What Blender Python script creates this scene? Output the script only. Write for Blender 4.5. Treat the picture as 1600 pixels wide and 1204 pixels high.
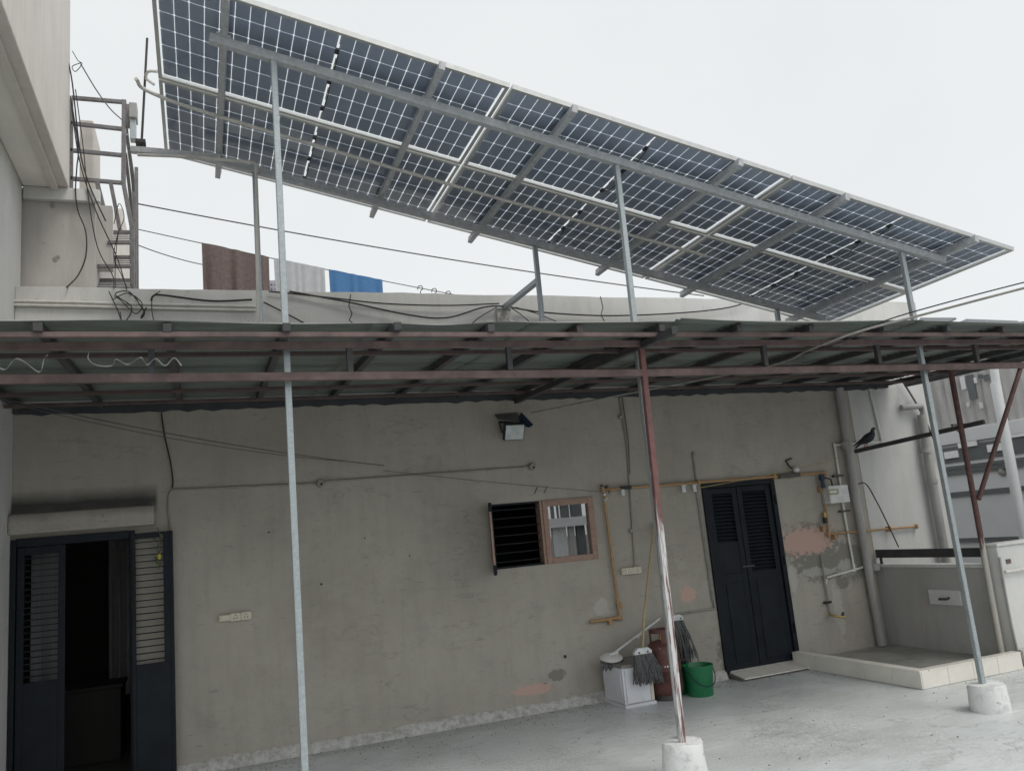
import bpy, math, random
import numpy as np
from mathutils import Vector, Matrix
random.seed(7)
scn = bpy.context.scene
for o in list(bpy.data.objects): bpy.data.objects.remove(o)
col = scn.collection

# ------------------------------------------------------------------ camera
EYE = np.array([0., 0., 1.64])
FPX = 1280.0                                   # focal length in photo pixels (1600 wide)
yaw, pitch, roll = [math.radians(a) for a in (21.22, 10.234, -5.312)]
_fw = np.array([math.sin(yaw)*math.cos(pitch), math.cos(yaw)*math.cos(pitch), math.sin(pitch)])
_rt = np.array([math.cos(yaw), -math.sin(yaw), 0.]); _up = np.cross(_rt, _fw)
_r2 = math.cos(roll)*_rt + math.sin(roll)*_up; _u2 = -math.sin(roll)*_rt + math.cos(roll)*_up
cd = bpy.data.cameras.new('camera'); cam = bpy.data.objects.new('camera', cd); col.objects.link(cam)
cd.sensor_width = 36; cd.lens = 36*FPX/1600; cd.clip_start = .05; cd.clip_end = 3000
cam.matrix_world = Matrix([[_r2[i], _u2[i], -_fw[i], EYE[i]] for i in range(3)] + [[0, 0, 0, 1]])
scn.camera = cam

# ------------------------------------------------------------------ sky, sun, exposure
SUN_EL, SUN_AZ = math.radians(58), math.radians(148)      # azimuth from +Y (into the wall) towards +X
wd = bpy.data.worlds.new('World'); scn.world = wd; wd.use_nodes = True
nt = wd.node_tree; bg = nt.nodes['Background']
sk = nt.nodes.new('ShaderNodeTexSky'); sk.sky_type = 'NISHITA'; sk.sun_disc = False
sk.sun_elevation = SUN_EL; sk.sun_rotation = SUN_AZ; sk.dust_density = 6; sk.air_density = 1.0; sk.ozone_density = 1
hs = nt.nodes.new('ShaderNodeHueSaturation'); hs.inputs['Saturation'].default_value = .12
mx = nt.nodes.new('ShaderNodeMix'); mx.data_type = 'RGBA'; mx.inputs[0].default_value = .72
mx.inputs[7].default_value = (6.65, 6.9, 6.95, 1)          # thick even haze over the town
nt.links.new(sk.outputs[0], hs.inputs['Color']); nt.links.new(hs.outputs[0], mx.inputs[6])
tc = nt.nodes.new('ShaderNodeTexCoord'); cn = nt.nodes.new('ShaderNodeTexNoise'); cn.inputs['Scale'].default_value = 2.2; cn.inputs['Detail'].default_value = 5
nt.links.new(tc.outputs['Generated'], cn.inputs['Vector']); cr_ = nt.nodes.new('ShaderNodeValToRGB'); nt.links.new(cn.outputs['Fac'], cr_.inputs[0])
cr_.color_ramp.elements[0].position = .3; cr_.color_ramp.elements[0].color = (.93, .935, .94, 1); cr_.color_ramp.elements[1].position = .7; cr_.color_ramp.elements[1].color = (1.0, 1.0, 1.0, 1)
m2 = nt.nodes.new('ShaderNodeMix'); m2.data_type = 'RGBA'; m2.blend_type = 'MULTIPLY'; m2.inputs[0].default_value = 1
nt.links.new(mx.outputs[2], m2.inputs[6]); nt.links.new(cr_.outputs[0], m2.inputs[7]); nt.links.new(m2.outputs[2], bg.inputs[0]); bg.inputs[1].default_value = .1
sl = bpy.data.lights.new('sun', 'SUN'); sl.energy = .6; sl.angle = math.radians(20); sl.color = (1, .93, .83)
sun = bpy.data.objects.new('sun', sl); col.objects.link(sun)
_sd = Vector((math.cos(SUN_EL)*math.sin(SUN_AZ), math.cos(SUN_EL)*math.cos(SUN_AZ), math.sin(SUN_EL)))
sun.rotation_euler = _sd.to_track_quat('Z', 'Y').to_euler(); sun.location = (6, 2, 12)
vs = scn.view_settings; vs.view_transform = 'Standard'; vs.look = 'None'; vs.gamma = 1; vs.use_curve_mapping = False
vs.exposure = 0.63

# ------------------------------------------------------------------ helpers
def ray(x, y): return _r2*((x-800)/FPX) - _u2*((y-602)/FPX) + _fw
def aty(x, y, Y):  r = ray(x, y); return EYE + r*(Y/r[1])           # a point of the plane Y = const
def atx(x, y, X):  r = ray(x, y); return EYE + r*(X/r[0])
def atz(x, y, Z):  r = ray(x, y); return EYE + r*((Z-EYE[2])/r[2])
WY = 7.5
def W(x, y, d=0.): return aty(x, y, WY-d)                            # on (d in front of) the house wall
V3 = lambda *a: np.array(a, float)

class MB:
    def __init__(s): s.v = []; s.f = []
    def add(s, v, f):
        n = len(s.v); s.v += [tuple(map(float, p)) for p in v]; s.f += [tuple(i+n for i in q) for q in f]; return s
    def box(s, a, b):
        x0, y0, z0 = np.minimum(a, b); x1, y1, z1 = np.maximum(a, b)
        return s.add([(x0,y0,z0),(x1,y0,z0),(x1,y1,z0),(x0,y1,z0),(x0,y0,z1),(x1,y0,z1),(x1,y1,z1),(x0,y1,z1)],
                     [(0,3,2,1),(4,5,6,7),(0,1,5,4),(1,2,6,5),(2,3,7,6),(3,0,4,7)])
    def bar(s, p, q, w, h, up=(0,0,1)):
        p = V3(*p); q = V3(*q); d = q-p; d /= np.linalg.norm(d); u = V3(*up)
        if abs(u@d) > .98: u = V3(1, 0, 0)
        a = np.cross(d, u); a /= np.linalg.norm(a); b = np.cross(a, d)
        vs_ = [e + a*w/2*i + b*h/2*j for e in (p, q) for i, j in ((-1,-1),(1,-1),(1,1),(-1,1))]
        return s.add(vs_, [(0,1,2,3),(7,6,5,4),(0,4,5,1),(1,5,6,2),(2,6,7,3),(3,7,4,0)])
    def tube(s, pts, r, n=8, cap=True):
        pts = [V3(*p) for p in pts]; m = len(pts); rs = r if hasattr(r, '__len__') else [r]*m
        ref = None; rings = []
        for i, p in enumerate(pts):
            t = pts[min(i+1, m-1)] - pts[max(i-1, 0)]; t = t/(np.linalg.norm(t)+1e-12)
            if ref is None: ref = V3(0, 0, 1) if abs(t[2]) < .9 else V3(1, 0, 0)
            a = np.cross(t, ref); a /= np.linalg.norm(a)+1e-12; b = np.cross(a, t); ref = b
            rings.append([p + rs[i]*(math.cos(2*math.pi*k/n)*a + math.sin(2*math.pi*k/n)*b) for k in range(n)])
        v = [q for g in rings for q in g]; f = []
        for i in range(m-1):
            for k in range(n): f.append((i*n+k, i*n+(k+1) % n, (i+1)*n+(k+1) % n, (i+1)*n+k))
        if cap: f += [tuple(range(n))[::-1], tuple((m-1)*n+k for k in range(n))]
        return s.add(v, f)
    def lathe(s, prof, c=(0,0,0), n=28, axis=(0,0,1)):
        c = V3(*c); w = V3(*axis); w /= np.linalg.norm(w); t = V3(1,0,0) if abs(w[0]) < .9 else V3(0,1,0)
        a = np.cross(w, t); a /= np.linalg.norm(a); b = np.cross(w, a); m = len(prof)
        v = [c + w*z + max(r, 1e-4)*(math.cos(2*math.pi*k/n)*a + math.sin(2*math.pi*k/n)*b) for r, z in prof for k in range(n)]
        f = [(i*n+k, i*n+(k+1) % n, (i+1)*n+(k+1) % n, (i+1)*n+k) for i in range(m-1) for k in range(n)]
        return s.add(v, f)
    def prism(s, poly, d):                                            # poly in 3D, extruded along d
        n = len(poly); d = V3(*d); v = [V3(*p) for p in poly]; v += [p+d for p in v]
        f = [tuple(range(n))[::-1], tuple(range(n, 2*n))] + [(i, (i+1) % n, n+(i+1) % n, n+i) for i in range(n)]
        return s.add(v, f)
    def build(s, name, mat, parent=None, bevel=0, smooth=0, sub=0):
        org = V3(*parent['_o']) if parent is not None else V3(0, 0, 0)
        me = bpy.data.meshes.new(name); me.from_pydata([tuple(V3(*p)-org) for p in s.v], [], s.f)
        me.validate(); me.update()
        import bmesh as _b
        bm = _b.new(); bm.from_mesh(me); _b.ops.recalc_face_normals(bm, faces=bm.faces); bm.to_mesh(me); bm.free()
        o = bpy.data.objects.new(name, me); col.objects.link(o); me.materials.append(M[mat] if isinstance(mat, str) else mat)
        if parent is not None: o.parent = parent; o['_o'] = list(map(float, org))
        else: o['_o'] = [0., 0., 0.]
        if smooth:
            for p in me.polygons: p.use_smooth = True
            me.set_sharp_from_angle(angle=math.radians(smooth))
        if bevel:
            b = o.modifiers.new('bevel', 'BEVEL'); b.width = bevel; b.segments = 2; b.limit_method = 'ANGLE'; b.angle_limit = math.radians(40)
        return o
def thing(name, label, cat, loc, group=None):
    o = bpy.data.objects.new(name, None); col.objects.link(o); o.location = tuple(map(float, loc)); o['_o'] = list(map(float, loc))
    o.empty_display_size = .1
    return tag(o, label, cat, group)
def tag(o, label, cat, group=None, kind=None):
    o['label'] = label; o['category'] = cat
    if group: o['group'] = group
    if kind: o['kind'] = kind
    return o
def struct(o): o['kind'] = 'structure'; return o
def dup(src, parent, loc, name=None):                                 # share a mesh between alike pieces
    o = src.copy(); col.objects.link(o); o.parent = parent; o.location = tuple(map(float, loc)); return o
def sag(a, b, s, n=14):
    a, b = V3(*a), V3(*b); return [a + (b-a)*t - V3(0, 0, 4*s*t*(1-t)) for t in np.linspace(0, 1, n)]
def smoothline(pts, n=6):
    P = [V3(*p) for p in pts]; P = [2*P[0]-P[1]] + P + [2*P[-1]-P[-2]]; out = []
    for i in range(1, len(P)-2):
        for t in np.linspace(0, 1, n, endpoint=False):
            a, b, c, d = P[i-1:i+3]; out.append(.5*(2*b + (c-a)*t + (2*a-5*b+4*c-d)*t*t + (3*b-a-3*c+d)*t**3))
    return out + [P[-2]]

# ------------------------------------------------------------------ materials
M = {}
class N:                                                              # tiny node helper
    def __init__(s, name):
        m = bpy.data.materials.new(name); m.use_nodes = True; s.m = m; s.t = m.node_tree; s.b = s.t.nodes['Principled BSDF']; M[name] = m
        s.co = s.t.nodes.new('ShaderNodeTexCoord'); s.geo = None
    def nd(s, t, **k):
        n = s.t.nodes.new(t)
        for a, v in k.items():
            if a.startswith('i_'): n.inputs[a[2:].replace('_', ' ')].default_value = v
            else: setattr(n, a, v)
        return n
    def ln(s, a, b): s.t.links.new(a, b)
    def pos(s):
        if not s.geo: s.geo = s.nd('ShaderNodeNewGeometry')
        return s.geo.outputs['Position']
    def noise(s, scale, detail=4, rough=.55, stretch=None, src=None, loc=None):
        c = src or s.pos()
        if stretch or loc:
            mp = s.nd('ShaderNodeMapping'); mp.inputs['Scale'].default_value = stretch or (1, 1, 1); mp.inputs['Location'].default_value = loc or (0, 0, 0)
            s.ln(c, mp.inputs[0]); c = mp.outputs[0]
        n = s.nd('ShaderNodeTexNoise'); n.inputs['Scale'].default_value = scale; n.inputs['Detail'].default_value = detail; n.inputs['Roughness'].default_value = rough
        s.ln(c, n.inputs['Vector']); return n.outputs['Fac']
    def ramp(s, f, *st):
        r = s.nd('ShaderNodeValToRGB'); e = r.color_ramp.elements
        while len(e) < len(st): e.new(.5)
        for k, (p, c) in zip(e, st): k.position = p; k.color = (*((c,)*3 if not hasattr(c, '__len__') else c), 1)
        s.ln(f, r.inputs[0]); return r.outputs[0]
    def mix(s, f, a, b, mode='MIX'):
        n = s.nd('ShaderNodeMix', data_type='RGBA', blend_type=mode)
        for i, x in ((0, f), (6, a), (7, b)):
            if hasattr(x, 'is_linked'): s.ln(x, n.inputs[i])
            else: n.inputs[i].default_value = (*x, 1) if hasattr(x, '__len__') else x
        return n.outputs[2]
    def math(s, op, a, b=0.):
        n = s.nd('ShaderNodeMath', operation=op)
        for i, x in ((0, a), (1, b)):
            if hasattr(x, 'is_linked'): s.ln(x, n.inputs[i])
            else: n.inputs[i].default_value = x
        return n.outputs[0]
    def col(s, c): s.ln(c, s.b.inputs['Base Color'])
    def bump(s, f, strength=.3, dist=.005):
        n = s.nd('ShaderNodeBump'); n.inputs['Strength'].default_value = strength; n.inputs['Distance'].default_value = dist
        s.ln(f, n.inputs['Height']); s.ln(n.outputs[0], s.b.inputs['Normal'])
def plain(name, c, rough=.6, metal=0., var=.18, scale=14., bump=0., dirt=None, stretch=None):
    n = N(name); f = n.noise(scale, 5, .6, stretch)
    lo = tuple(x*(1-var) for x in c); hi = tuple(min(1, x*(1+var)) for x in c)
    k = n.ramp(f, (.3, lo), (.7, hi))
    if dirt: k = n.mix(n.ramp(n.noise(scale*.45, 6, .7, stretch, loc=(3.1, 1.7, .4)), (.5, 0.), (.72, 1.)), k, dirt)
    n.col(k); n.b.inputs['Roughness'].default_value = rough; n.b.inputs['Metallic'].default_value = metal
    if bump: n.bump(n.noise(scale*4, 4), bump)
    return n

def blobs(n, items, freq=5., amp=.5):
    """1 inside a set of uneven patches: items (X, Z, rx, rz) on a wall that runs along X"""
    sp = n.nd('ShaderNodeSeparateXYZ'); n.ln(n.pos(), sp.inputs[0]); tot = None
    wob = n.math('MULTIPLY', n.math('SUBTRACT', n.noise(freq, 6, .68), .5), amp*3)
    for X, Z, rx, rz in items:
        a = n.math('DIVIDE', n.math('SUBTRACT', sp.outputs[0], X), rx); b = n.math('DIVIDE', n.math('SUBTRACT', sp.outputs[2], Z), rz)
        d = n.math('SUBTRACT', 1., n.math('SQRT', n.math('ADD', n.math('MULTIPLY', a, a), n.math('MULTIPLY', b, b))))
        tot = d if tot is None else n.math('MAXIMUM', tot, d)
    return n.math('ADD', tot, wob)

# plaster of the house wall: grey cement paint, rain streaks, specks, peeled damp patches
n = N('plaster')
c = n.ramp(n.noise(.9, 5, .6), (.3, (.345, .32, .278)), (.7, (.425, .397, .35)))
c = n.mix(n.ramp(n.noise(5, 5, .7, (1.6, 1.6, .22)), (.46, 0.), (.8, .45)), c, (.265, .245, .21))
c = n.mix(n.ramp(n.noise(3.2, 6, .75, loc=(4, 0, 1)), (.54, 0.), (.75, .5)), c, (.23, .225, .195))
c = n.mix(n.ramp(n.noise(2.1, 7, .8, (1, 1, 1.3), loc=(9, 0, 4)), (.5, 0.), (.62, .35)), c, (.44, .42, .37))
spk = n.math('MULTIPLY', n.ramp(n.noise(46, 2, .5, (1, 1, .8), loc=(1, 2, 3)), (.66, 0.), (.74, .8)), n.ramp(n.noise(1.5, 3, .6, loc=(3, 1, 8)), (.52, 0.), (.66, .9)))
c = n.mix(spk, c, (.12, .115, .1))
c = n.mix(n.ramp(n.noise(17, 4, .7, (.5, .5, 2.5), loc=(6, 4, 3)), (.62, 0.), (.72, .6)), c, (.19, .18, .155))
ck = n.nd('ShaderNodeTexNoise'); ck.inputs['Scale'].default_value = 1.1; ck.inputs['Detail'].default_value = 9; ck.inputs['Roughness'].default_value = .62
mpk = n.nd('ShaderNodeMapping'); mpk.inputs['Scale'].default_value = (.55, 1, 2.2); n.ln(n.pos(), mpk.inputs[0]); n.ln(mpk.outputs[0], ck.inputs['Vector'])
crk = n.math('MULTIPLY', n.ramp(n.math('ABSOLUTE', n.math('SUBTRACT', ck.outputs['Fac'], .5)), (.0, 1.), (.006, 0.)), n.ramp(n.noise(.8, 3, loc=(8, 2, 5)), (.5, 0.), (.62, .42)))
c = n.mix(crk, c, (.15, .14, .12))
sq = n.nd('ShaderNodeSeparateXYZ'); n.ln(n.pos(), sq.inputs[0])
hood_band = n.math('MULTIPLY', n.ramp(n.math('ADD', sq.outputs[2], n.math('MULTIPLY', n.noise(8, 3), .04)), (0., 0.), (1., 0.)), 0.)
def band(v, a, b, w): return n.math('MULTIPLY', n.math('SMOOTH_MIN', 1., n.math('MAXIMUM', 0., n.math('DIVIDE', n.math('SUBTRACT', v, a), w))), n.math('MINIMUM', 1., n.math('MAXIMUM', 0., n.math('DIVIDE', n.math('SUBTRACT', b, v), w))))
zj = n.math('ADD', sq.outputs[2], n.math('MULTIPLY', n.noise(5, 4), .06))
hood_band = n.math('MULTIPLY', band(sq.outputs[0], -1.6, -.34, .03), band(zj, 2.10, 2.36, .12))
c = n.mix(n.math('MULTIPLY', hood_band, .95), c, (.055, .055, .052))          # dark uneven band on the wall above the door hood
damp = blobs(n, [(6.25, 1.22, .5, .26), (6.45, .98, .5, .17), (6.75, 1.0, .3, .25), (5.02, .25, .16, .2), (5.0, .3, .06, .12), (3.1, .3, .1, .06), (2.95, .22, .05, .04), (6.6, .8, .12, .1)], 14, .6)
c = n.mix(n.ramp(damp, (.05, 0.), (.25, .8)), c, (.19, .185, .165))
pink = blobs(n, [(6.2, 1.27, .44, .17), (4.62, .87, .1, .09), (5.03, .45, .08, .2), (2.85, .2, .22, .06)], 16, .75)
c = n.mix(n.ramp(pink, (.05, 0.), (.22, .9)), c, (.54, .37, .315))
pale = blobs(n, [(6.3, .93, .3, .06), (6.7, .93, .16, .12), (3.63, .86, .1, .1), (6.5, .5, .08, .35), (5.95, .9, .07, .2)], 16, .7)
c = n.mix(n.ramp(pale, (.1, 0.), (.3, .55)), c, (.52, .51, .47))
n.col(c); n.b.inputs['Roughness'].default_value = .85
h = n.mix(.35, n.noise(60, 4, .6), n.noise(7, 4, .6)); n.bump(n.mix(n.ramp(damp, (.08, 0.), (.2, .35)), h, (0, 0, 0)), .35, .006)
# parapet / upper plaster: paler and rain-washed
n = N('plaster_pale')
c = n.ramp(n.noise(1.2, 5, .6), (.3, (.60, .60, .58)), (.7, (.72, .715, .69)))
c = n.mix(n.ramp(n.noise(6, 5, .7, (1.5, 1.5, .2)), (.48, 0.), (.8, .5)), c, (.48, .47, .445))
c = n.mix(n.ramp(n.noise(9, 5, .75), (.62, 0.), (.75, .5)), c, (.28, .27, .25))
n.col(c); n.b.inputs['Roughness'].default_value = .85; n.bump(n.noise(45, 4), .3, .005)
n = N('plaster_end_lit')  # same wall plaster, made paler for the open light past the canopy
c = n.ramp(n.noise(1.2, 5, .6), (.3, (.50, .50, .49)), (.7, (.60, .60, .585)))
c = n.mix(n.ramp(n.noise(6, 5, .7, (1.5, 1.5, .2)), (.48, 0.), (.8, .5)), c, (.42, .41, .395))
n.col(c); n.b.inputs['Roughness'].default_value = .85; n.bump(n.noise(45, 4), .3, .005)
n = N('plaster_low')
c = n.ramp(n.noise(1.6, 5, .6), (.3, (.38, .375, .355)), (.7, (.47, .465, .44)))
c = n.mix(n.ramp(n.noise(7, 5, .7, (1.5, 1.5, .2)), (.48, 0.), (.8, .6)), c, (.30, .29, .27))
c = n.mix(n.ramp(n.noise(3.5, 6, .75, (1, 2.2, .6), loc=(2, 6, 1)), (.6, 0.), (.66, .8)), c, (.52, .42, .36))
n.col(c); n.b.inputs['Roughness'].default_value = .85; n.bump(n.noise(45, 4), .3, .005)
n = N('plaster_warm')
c = n.ramp(n.noise(1.5, 5, .6), (.3, (.60, .565, .525)), (.7, (.70, .665, .62)))
c = n.mix(n.ramp(n.noise(9, 5, .7, (1.5, 1.5, .12)), (.45, 0.), (.8, .55)), c, (.52, .485, .445))
n.col(c); n.b.inputs['Roughness'].default_value = .9; n.bump(n.noise(50, 4, .6, (1.5, 1.5, .3)), .35, .006)
n = N('plaster_stained')
c = n.ramp(n.noise(2, 5, .6), (.3, (.46, .435, .41)), (.7, (.56, .535, .51)))
c = n.mix(n.ramp(n.noise(7, 5, .7, (1.5, 1.5, .15)), (.45, 0.), (.8, .5)), c, (.34, .30, .28))
c = n.mix(n.ramp(n.noise(4.2, 4, .6, loc=(7, 3, 2)), (.66, 0.), (.7, .8)), c, (.2, .19, .18))
n.col(c); n.b.inputs['Roughness'].default_value = .9; n.bump(n.noise(50, 4), .3, .005)
# floor: pale grey waterproof coating, trodden, with a swept texture
n = N('floor_coat')
c = n.ramp(n.noise(.8, 5, .6), (.3, (.56, .595, .60)), (.7, (.67, .70, .705)))
c = n.mix(n.ramp(n.noise(3.5, 6, .7, (1, 1.5, 1)), (.5, 0.), (.75, .55)), c, (.48, .50, .50))
c = n.mix(n.ramp(n.noise(38, 4, .65), (.52, 0.), (.68, .4)), c, (.74, .77, .775))
c = n.mix(n.ramp(n.noise(17, 3, .6, loc=(5, 5, 0)), (.68, 0.), (.72, .8)), c, (.2, .2, .19))
c = n.mix(n.ramp(n.noise(9, 6, .75, (.6, 2.2, 1), loc=(1, 4, 0)), (.50, 0.), (.64, .75)), c, (.50, .52, .515))
rg = n.nd('ShaderNodeTexVoronoi'); rg.feature = 'DISTANCE_TO_EDGE'; rg.inputs['Scale'].default_value = 26; n.ln(n.pos(), rg.inputs['Vector'])
c = n.mix(n.math('MULTIPLY', n.ramp(rg.outputs['Distance'], (.03, .9), (.16, 0.)), n.ramp(n.noise(.9, 3, loc=(4, 2, 0)), (.45, 0.), (.6, 1.))), c, (.48, .50, .50))
c = n.mix(n.ramp(n.noise(1.6, 3, .5, loc=(2, 9, 0)), (.6, 0.), (.75, .45)), c, (.60, .57, .50))
fk = n.noise(.55, 8, .6, loc=(3, 3, 0)); fcr = n.math('MULTIPLY', n.ramp(n.math('ABSOLUTE', n.math('SUBTRACT', fk, .5)), (.0, 1.), (.0035, 0.)), .55); c = n.mix(fcr, c, (.25, .25, .24))
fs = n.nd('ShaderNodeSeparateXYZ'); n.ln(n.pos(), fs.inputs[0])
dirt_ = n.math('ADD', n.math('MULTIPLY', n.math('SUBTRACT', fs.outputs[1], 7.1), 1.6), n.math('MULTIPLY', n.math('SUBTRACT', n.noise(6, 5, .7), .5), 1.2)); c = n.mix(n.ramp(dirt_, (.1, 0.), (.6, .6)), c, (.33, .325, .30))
c = n.mix(n.ramp(n.noise(.9, 6, .65, (1, 1.4, 1), loc=(11, 5, 0)), (.53, 0.), (.57, .28)), c, (.43, .44, .43))
n.col(c); n.ln(n.ramp(n.noise(2.5, 4), (.3, .28), (.7, .6)), n.b.inputs['Roughness'])
n.bump(n.mix(.5, n.noise(70, 3), n.noise(22, 4, .6)), .5, .006)
# flaking lime-wash on the skirting and the concrete footings
def flake(name, a, b, lo=.45, hi=.55, sc=16):
    n = N(name); f = n.noise(sc, 6, .72)
    c = n.ramp(f, (lo, a), (hi, b)); c = n.mix(n.ramp(n.noise(sc*2.2, 4, .7, loc=(2, 2, 2)), (.62, 0.), (.72, .7)), c, (.16, .155, .14))
    n.col(c); n.b.inputs['Roughness'].default_value = .88; n.bump(f, .6, .008); return n
flake('limewash', (.36, .35, .325), (.56, .555, .53), .40, .58); flake('whitewash', (.50, .51, .51), (.72, .73, .72), .3, .5, 9)
# old red oxide column with white drips
n = N('red_oxide_dripped')
c = n.ramp(n.noise(18, 4), (.3, (.13, .062, .06)), (.7, (.2, .095, .088)))
sp = n.nd('ShaderNodeSeparateXYZ'); n.ln(n.pos(), sp.inputs[0])
dr = n.math('ADD', n.noise(30, 4, .7, (1.8, 1.8, .07)), n.math('MINIMUM', n.math('MULTIPLY', n.math('SUBTRACT', 1.62, sp.outputs[2]), .5), .07))
c = n.mix(n.ramp(dr, (.49, 0.), (.55, .95)), c, (.62, .63, .63))
c = n.mix(n.ramp(n.noise(20, 4, .7, (1.6, 1.6, .2), loc=(6, 1, 0)), (.6, 0.), (.68, .8)), c, (.13, .065, .055))
n.col(c); n.b.inputs['Roughness'].default_value = .6
n = N('red_oxide_worn')
c = n.ramp(n.noise(18, 4), (.3, (.075, .04, .038)), (.7, (.14, .068, .062)))
sp = n.nd('ShaderNodeSeparateXYZ'); n.ln(n.pos(), sp.inputs[0])
dr = n.math('ADD', n.noise(26, 4, .65, (1.8, 1.8, .2)), n.math('MULTIPLY', n.math('SUBTRACT', 1.15, sp.outputs[2]), 1.6))
c = n.mix(n.ramp(dr, (.5, 0.), (.62, .95)), c, (.5, .48, .43)); n.col(c); n.b.inputs['Roughness'].default_value = .65
plain('red_oxide', (.15, .105, .098), .75, 0, .35, 7, dirt=(.085, .07, .065))
plain('brown_steel', (.105, .075, .07), .65, 0, .25, 9, dirt=(.06, .05, .048))
plain('dark_steel', (.05, .05, .054), .6, 0, .3, 10, dirt=(.085, .06, .052))
plain('rail_grey', (.20, .195, .20), .55, .2, .2, 20, dirt=(.13, .11, .1))
plain('galvanised', (.40, .44, .455), .42, .55, .14, 60, dirt=(.33, .37, .38))
plain('galvanised_dull', (.47, .49, .51), .55, .1, .14, 35, dirt=(.36, .37, .38))
plain('aluminium', (.52, .53, .52), .38, .5, .08, 20)
plain('navy_paint', (.009, .013, .019), .55, 0, .3, 6, dirt=(.016, .02, .025)).b.inputs['Specular IOR Level'].default_value = .22
plain('wood_frame', (.33, .215, .165), .6, 0, .15, 12, dirt=(.25, .165, .13), stretch=(1, 1, 4))
plain('gas_pipe', (.40, .25, .12), .55, 0, .2, 25, dirt=(.27, .15, .08))
plain('pvc_white', (.66, .65, .61), .45, 0, .08, 10, dirt=(.5, .48, .43))
plain('pvc_grey', (.36, .355, .34), .6, 0, .15, 8, dirt=(.26, .25, .235), stretch=(1, 1, .3))
plain('conduit_grey', (.27, .26, .235), .6, 0, .2, 14)
plain('cable_black', (.022, .022, .024), .6); plain('cable_grey', (.12, .118, .115), .6); plain('cord_dark', (.1, .1, .098), .8)
plain('switch_ivory', (.60, .56, .45), .4, 0, .06, 20); plain('black_plastic', (.02, .02, .022), .45)
plain('white_laminate', (.68, .69, .74), .4, 0, .05, 5, dirt=(.55, .54, .53)); plain('box_edge', (.24, .22, .2), .7)
plain('cylinder_red', (.125, .052, .045), .62, .1, .4, 9, dirt=(.06, .04, .035)); plain('steel_dark', (.09, .085, .08), .5, .5)
plain('bar_black', (.006, .008, .011), .8); plain('brass', (.45, .32, .12), .35, .8)
plain('bucket_green', (.012, .155, .06), .38, 0, .08, 8)
plain('mop_yarn', (.115, .118, .12), .95, 0, .5, 70); plain('mop_plastic', (.60, .62, .63), .45); plain('bamboo', (.42, .33, .18), .6, 0, .2, 12, stretch=(1, 1, .3))
plain('block_white', (.88, .88, .87), .6, 0, .03); plain('soffit_bounce_lit', (.80, .775, .73), .9, 0, .05, 2); plain('white_enamel', (.68, .68, .67), .4, 0, .07, 12)
plain('tile_cream', (.78, .75, .69), .35, 0, .06, 4, dirt=(.70, .67, .60)); plain('tile_floor', (.33, .325, .30), .6, 0, .15, 6, dirt=(.2, .195, .18))
plain('grout', (.2, .19, .17), .9)
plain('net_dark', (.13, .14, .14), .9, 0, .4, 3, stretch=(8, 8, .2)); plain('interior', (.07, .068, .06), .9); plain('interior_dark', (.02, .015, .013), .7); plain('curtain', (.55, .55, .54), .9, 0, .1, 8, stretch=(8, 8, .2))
plain('terry_brown', (.16, .122, .117), .98, 0, .22, 30, bump=.8); plain('cotton_grey', (.47, .48, .50), .95, 0, .08, 14, bump=.2)
plain('cotton_blue', (.075, .195, .40), .95, 0, .08, 14, bump=.2); plain('cotton_print', (.60, .60, .66), .95, 0, .05, 20)
plain('print_blue', (.12, .13, .28), .95)
plain('neighbour_white', (.72, .73, .735), .8, 0, .06, 1.2, dirt=(.62, .625, .62)); plain('neighbour_grey', (.14, .15, .155), .8, 0, .12, 4)
plain('neighbour_cream', (.52, .46, .40), .85, 0, .08, 2); plain('sheet_grey', (.50, .485, .475), .6, .1, .12, 6, dirt=(.29, .28, .275), stretch=(1, 1, .2))
plain('asphalt', (.09, .088, .085), .95, 0, .3, .3); plain('roof_dark', (.10, .11, .12), .5)
plain('ribbon', (.60, .60, .57), .5); plain('leaf', (.06, .09, .03), .7); plain('lemon', (.5, .42, .06), .5)
plain('feather', (.022, .028, .04), .55, 0, .35, 40); plain('feather_neck', (.02, .05, .048), .35, .2, .4, 50); plain('pink_leg', (.3, .1, .09), .6)
plain('tarp', (.035, .04, .048), .5, 0, .3, 5); plain('meter_white', (.62, .63, .62), .4); plain('meter_panel', (.34, .34, .22), .4); plain('valve_blue', (.02, .035, .07), .5)
plain('busbar', (.62, .59, .48), .5)
# corrugated sheet, factory green gone chalky
n = N('sheet_green')
c = n.ramp(n.noise(1.3, 5, .6, (.4, 2, 1)), (.3, (.165, .195, .175)), (.7, (.235, .27, .245)))
c = n.mix(n.ramp(n.noise(6, 5, .7, (.25, 2, 1)), (.46, 0.), (.7, .75)), c, (.14, .125, .11))
sn = n.nd('ShaderNodeSeparateXYZ'); n.pos(); n.ln(n.geo.outputs['Normal'], sn.inputs[0])
c = n.mix(n.ramp(sn.outputs[2], (.45, 0.), (.75, 1.)), c, n.ramp(n.noise(4, 5), (.3, (.36, .37, .35)), (.7, (.46, .46, .43))))    # dust settled on the upper side
n.col(c); n.b.inputs['Roughness'].default_value = .5
tr = n.nd('ShaderNodeBsdfTranslucent'); n.ln(c, tr.inputs[0]); ms = n.nd('ShaderNodeMixShader'); ms.inputs[0].default_value = .3; n.ln(n.b.outputs[0], ms.inputs[1]); n.ln(tr.outputs[0], ms.inputs[2]); n.ln(ms.outputs[0], n.t.nodes['Material Output'].inputs[0])
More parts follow.
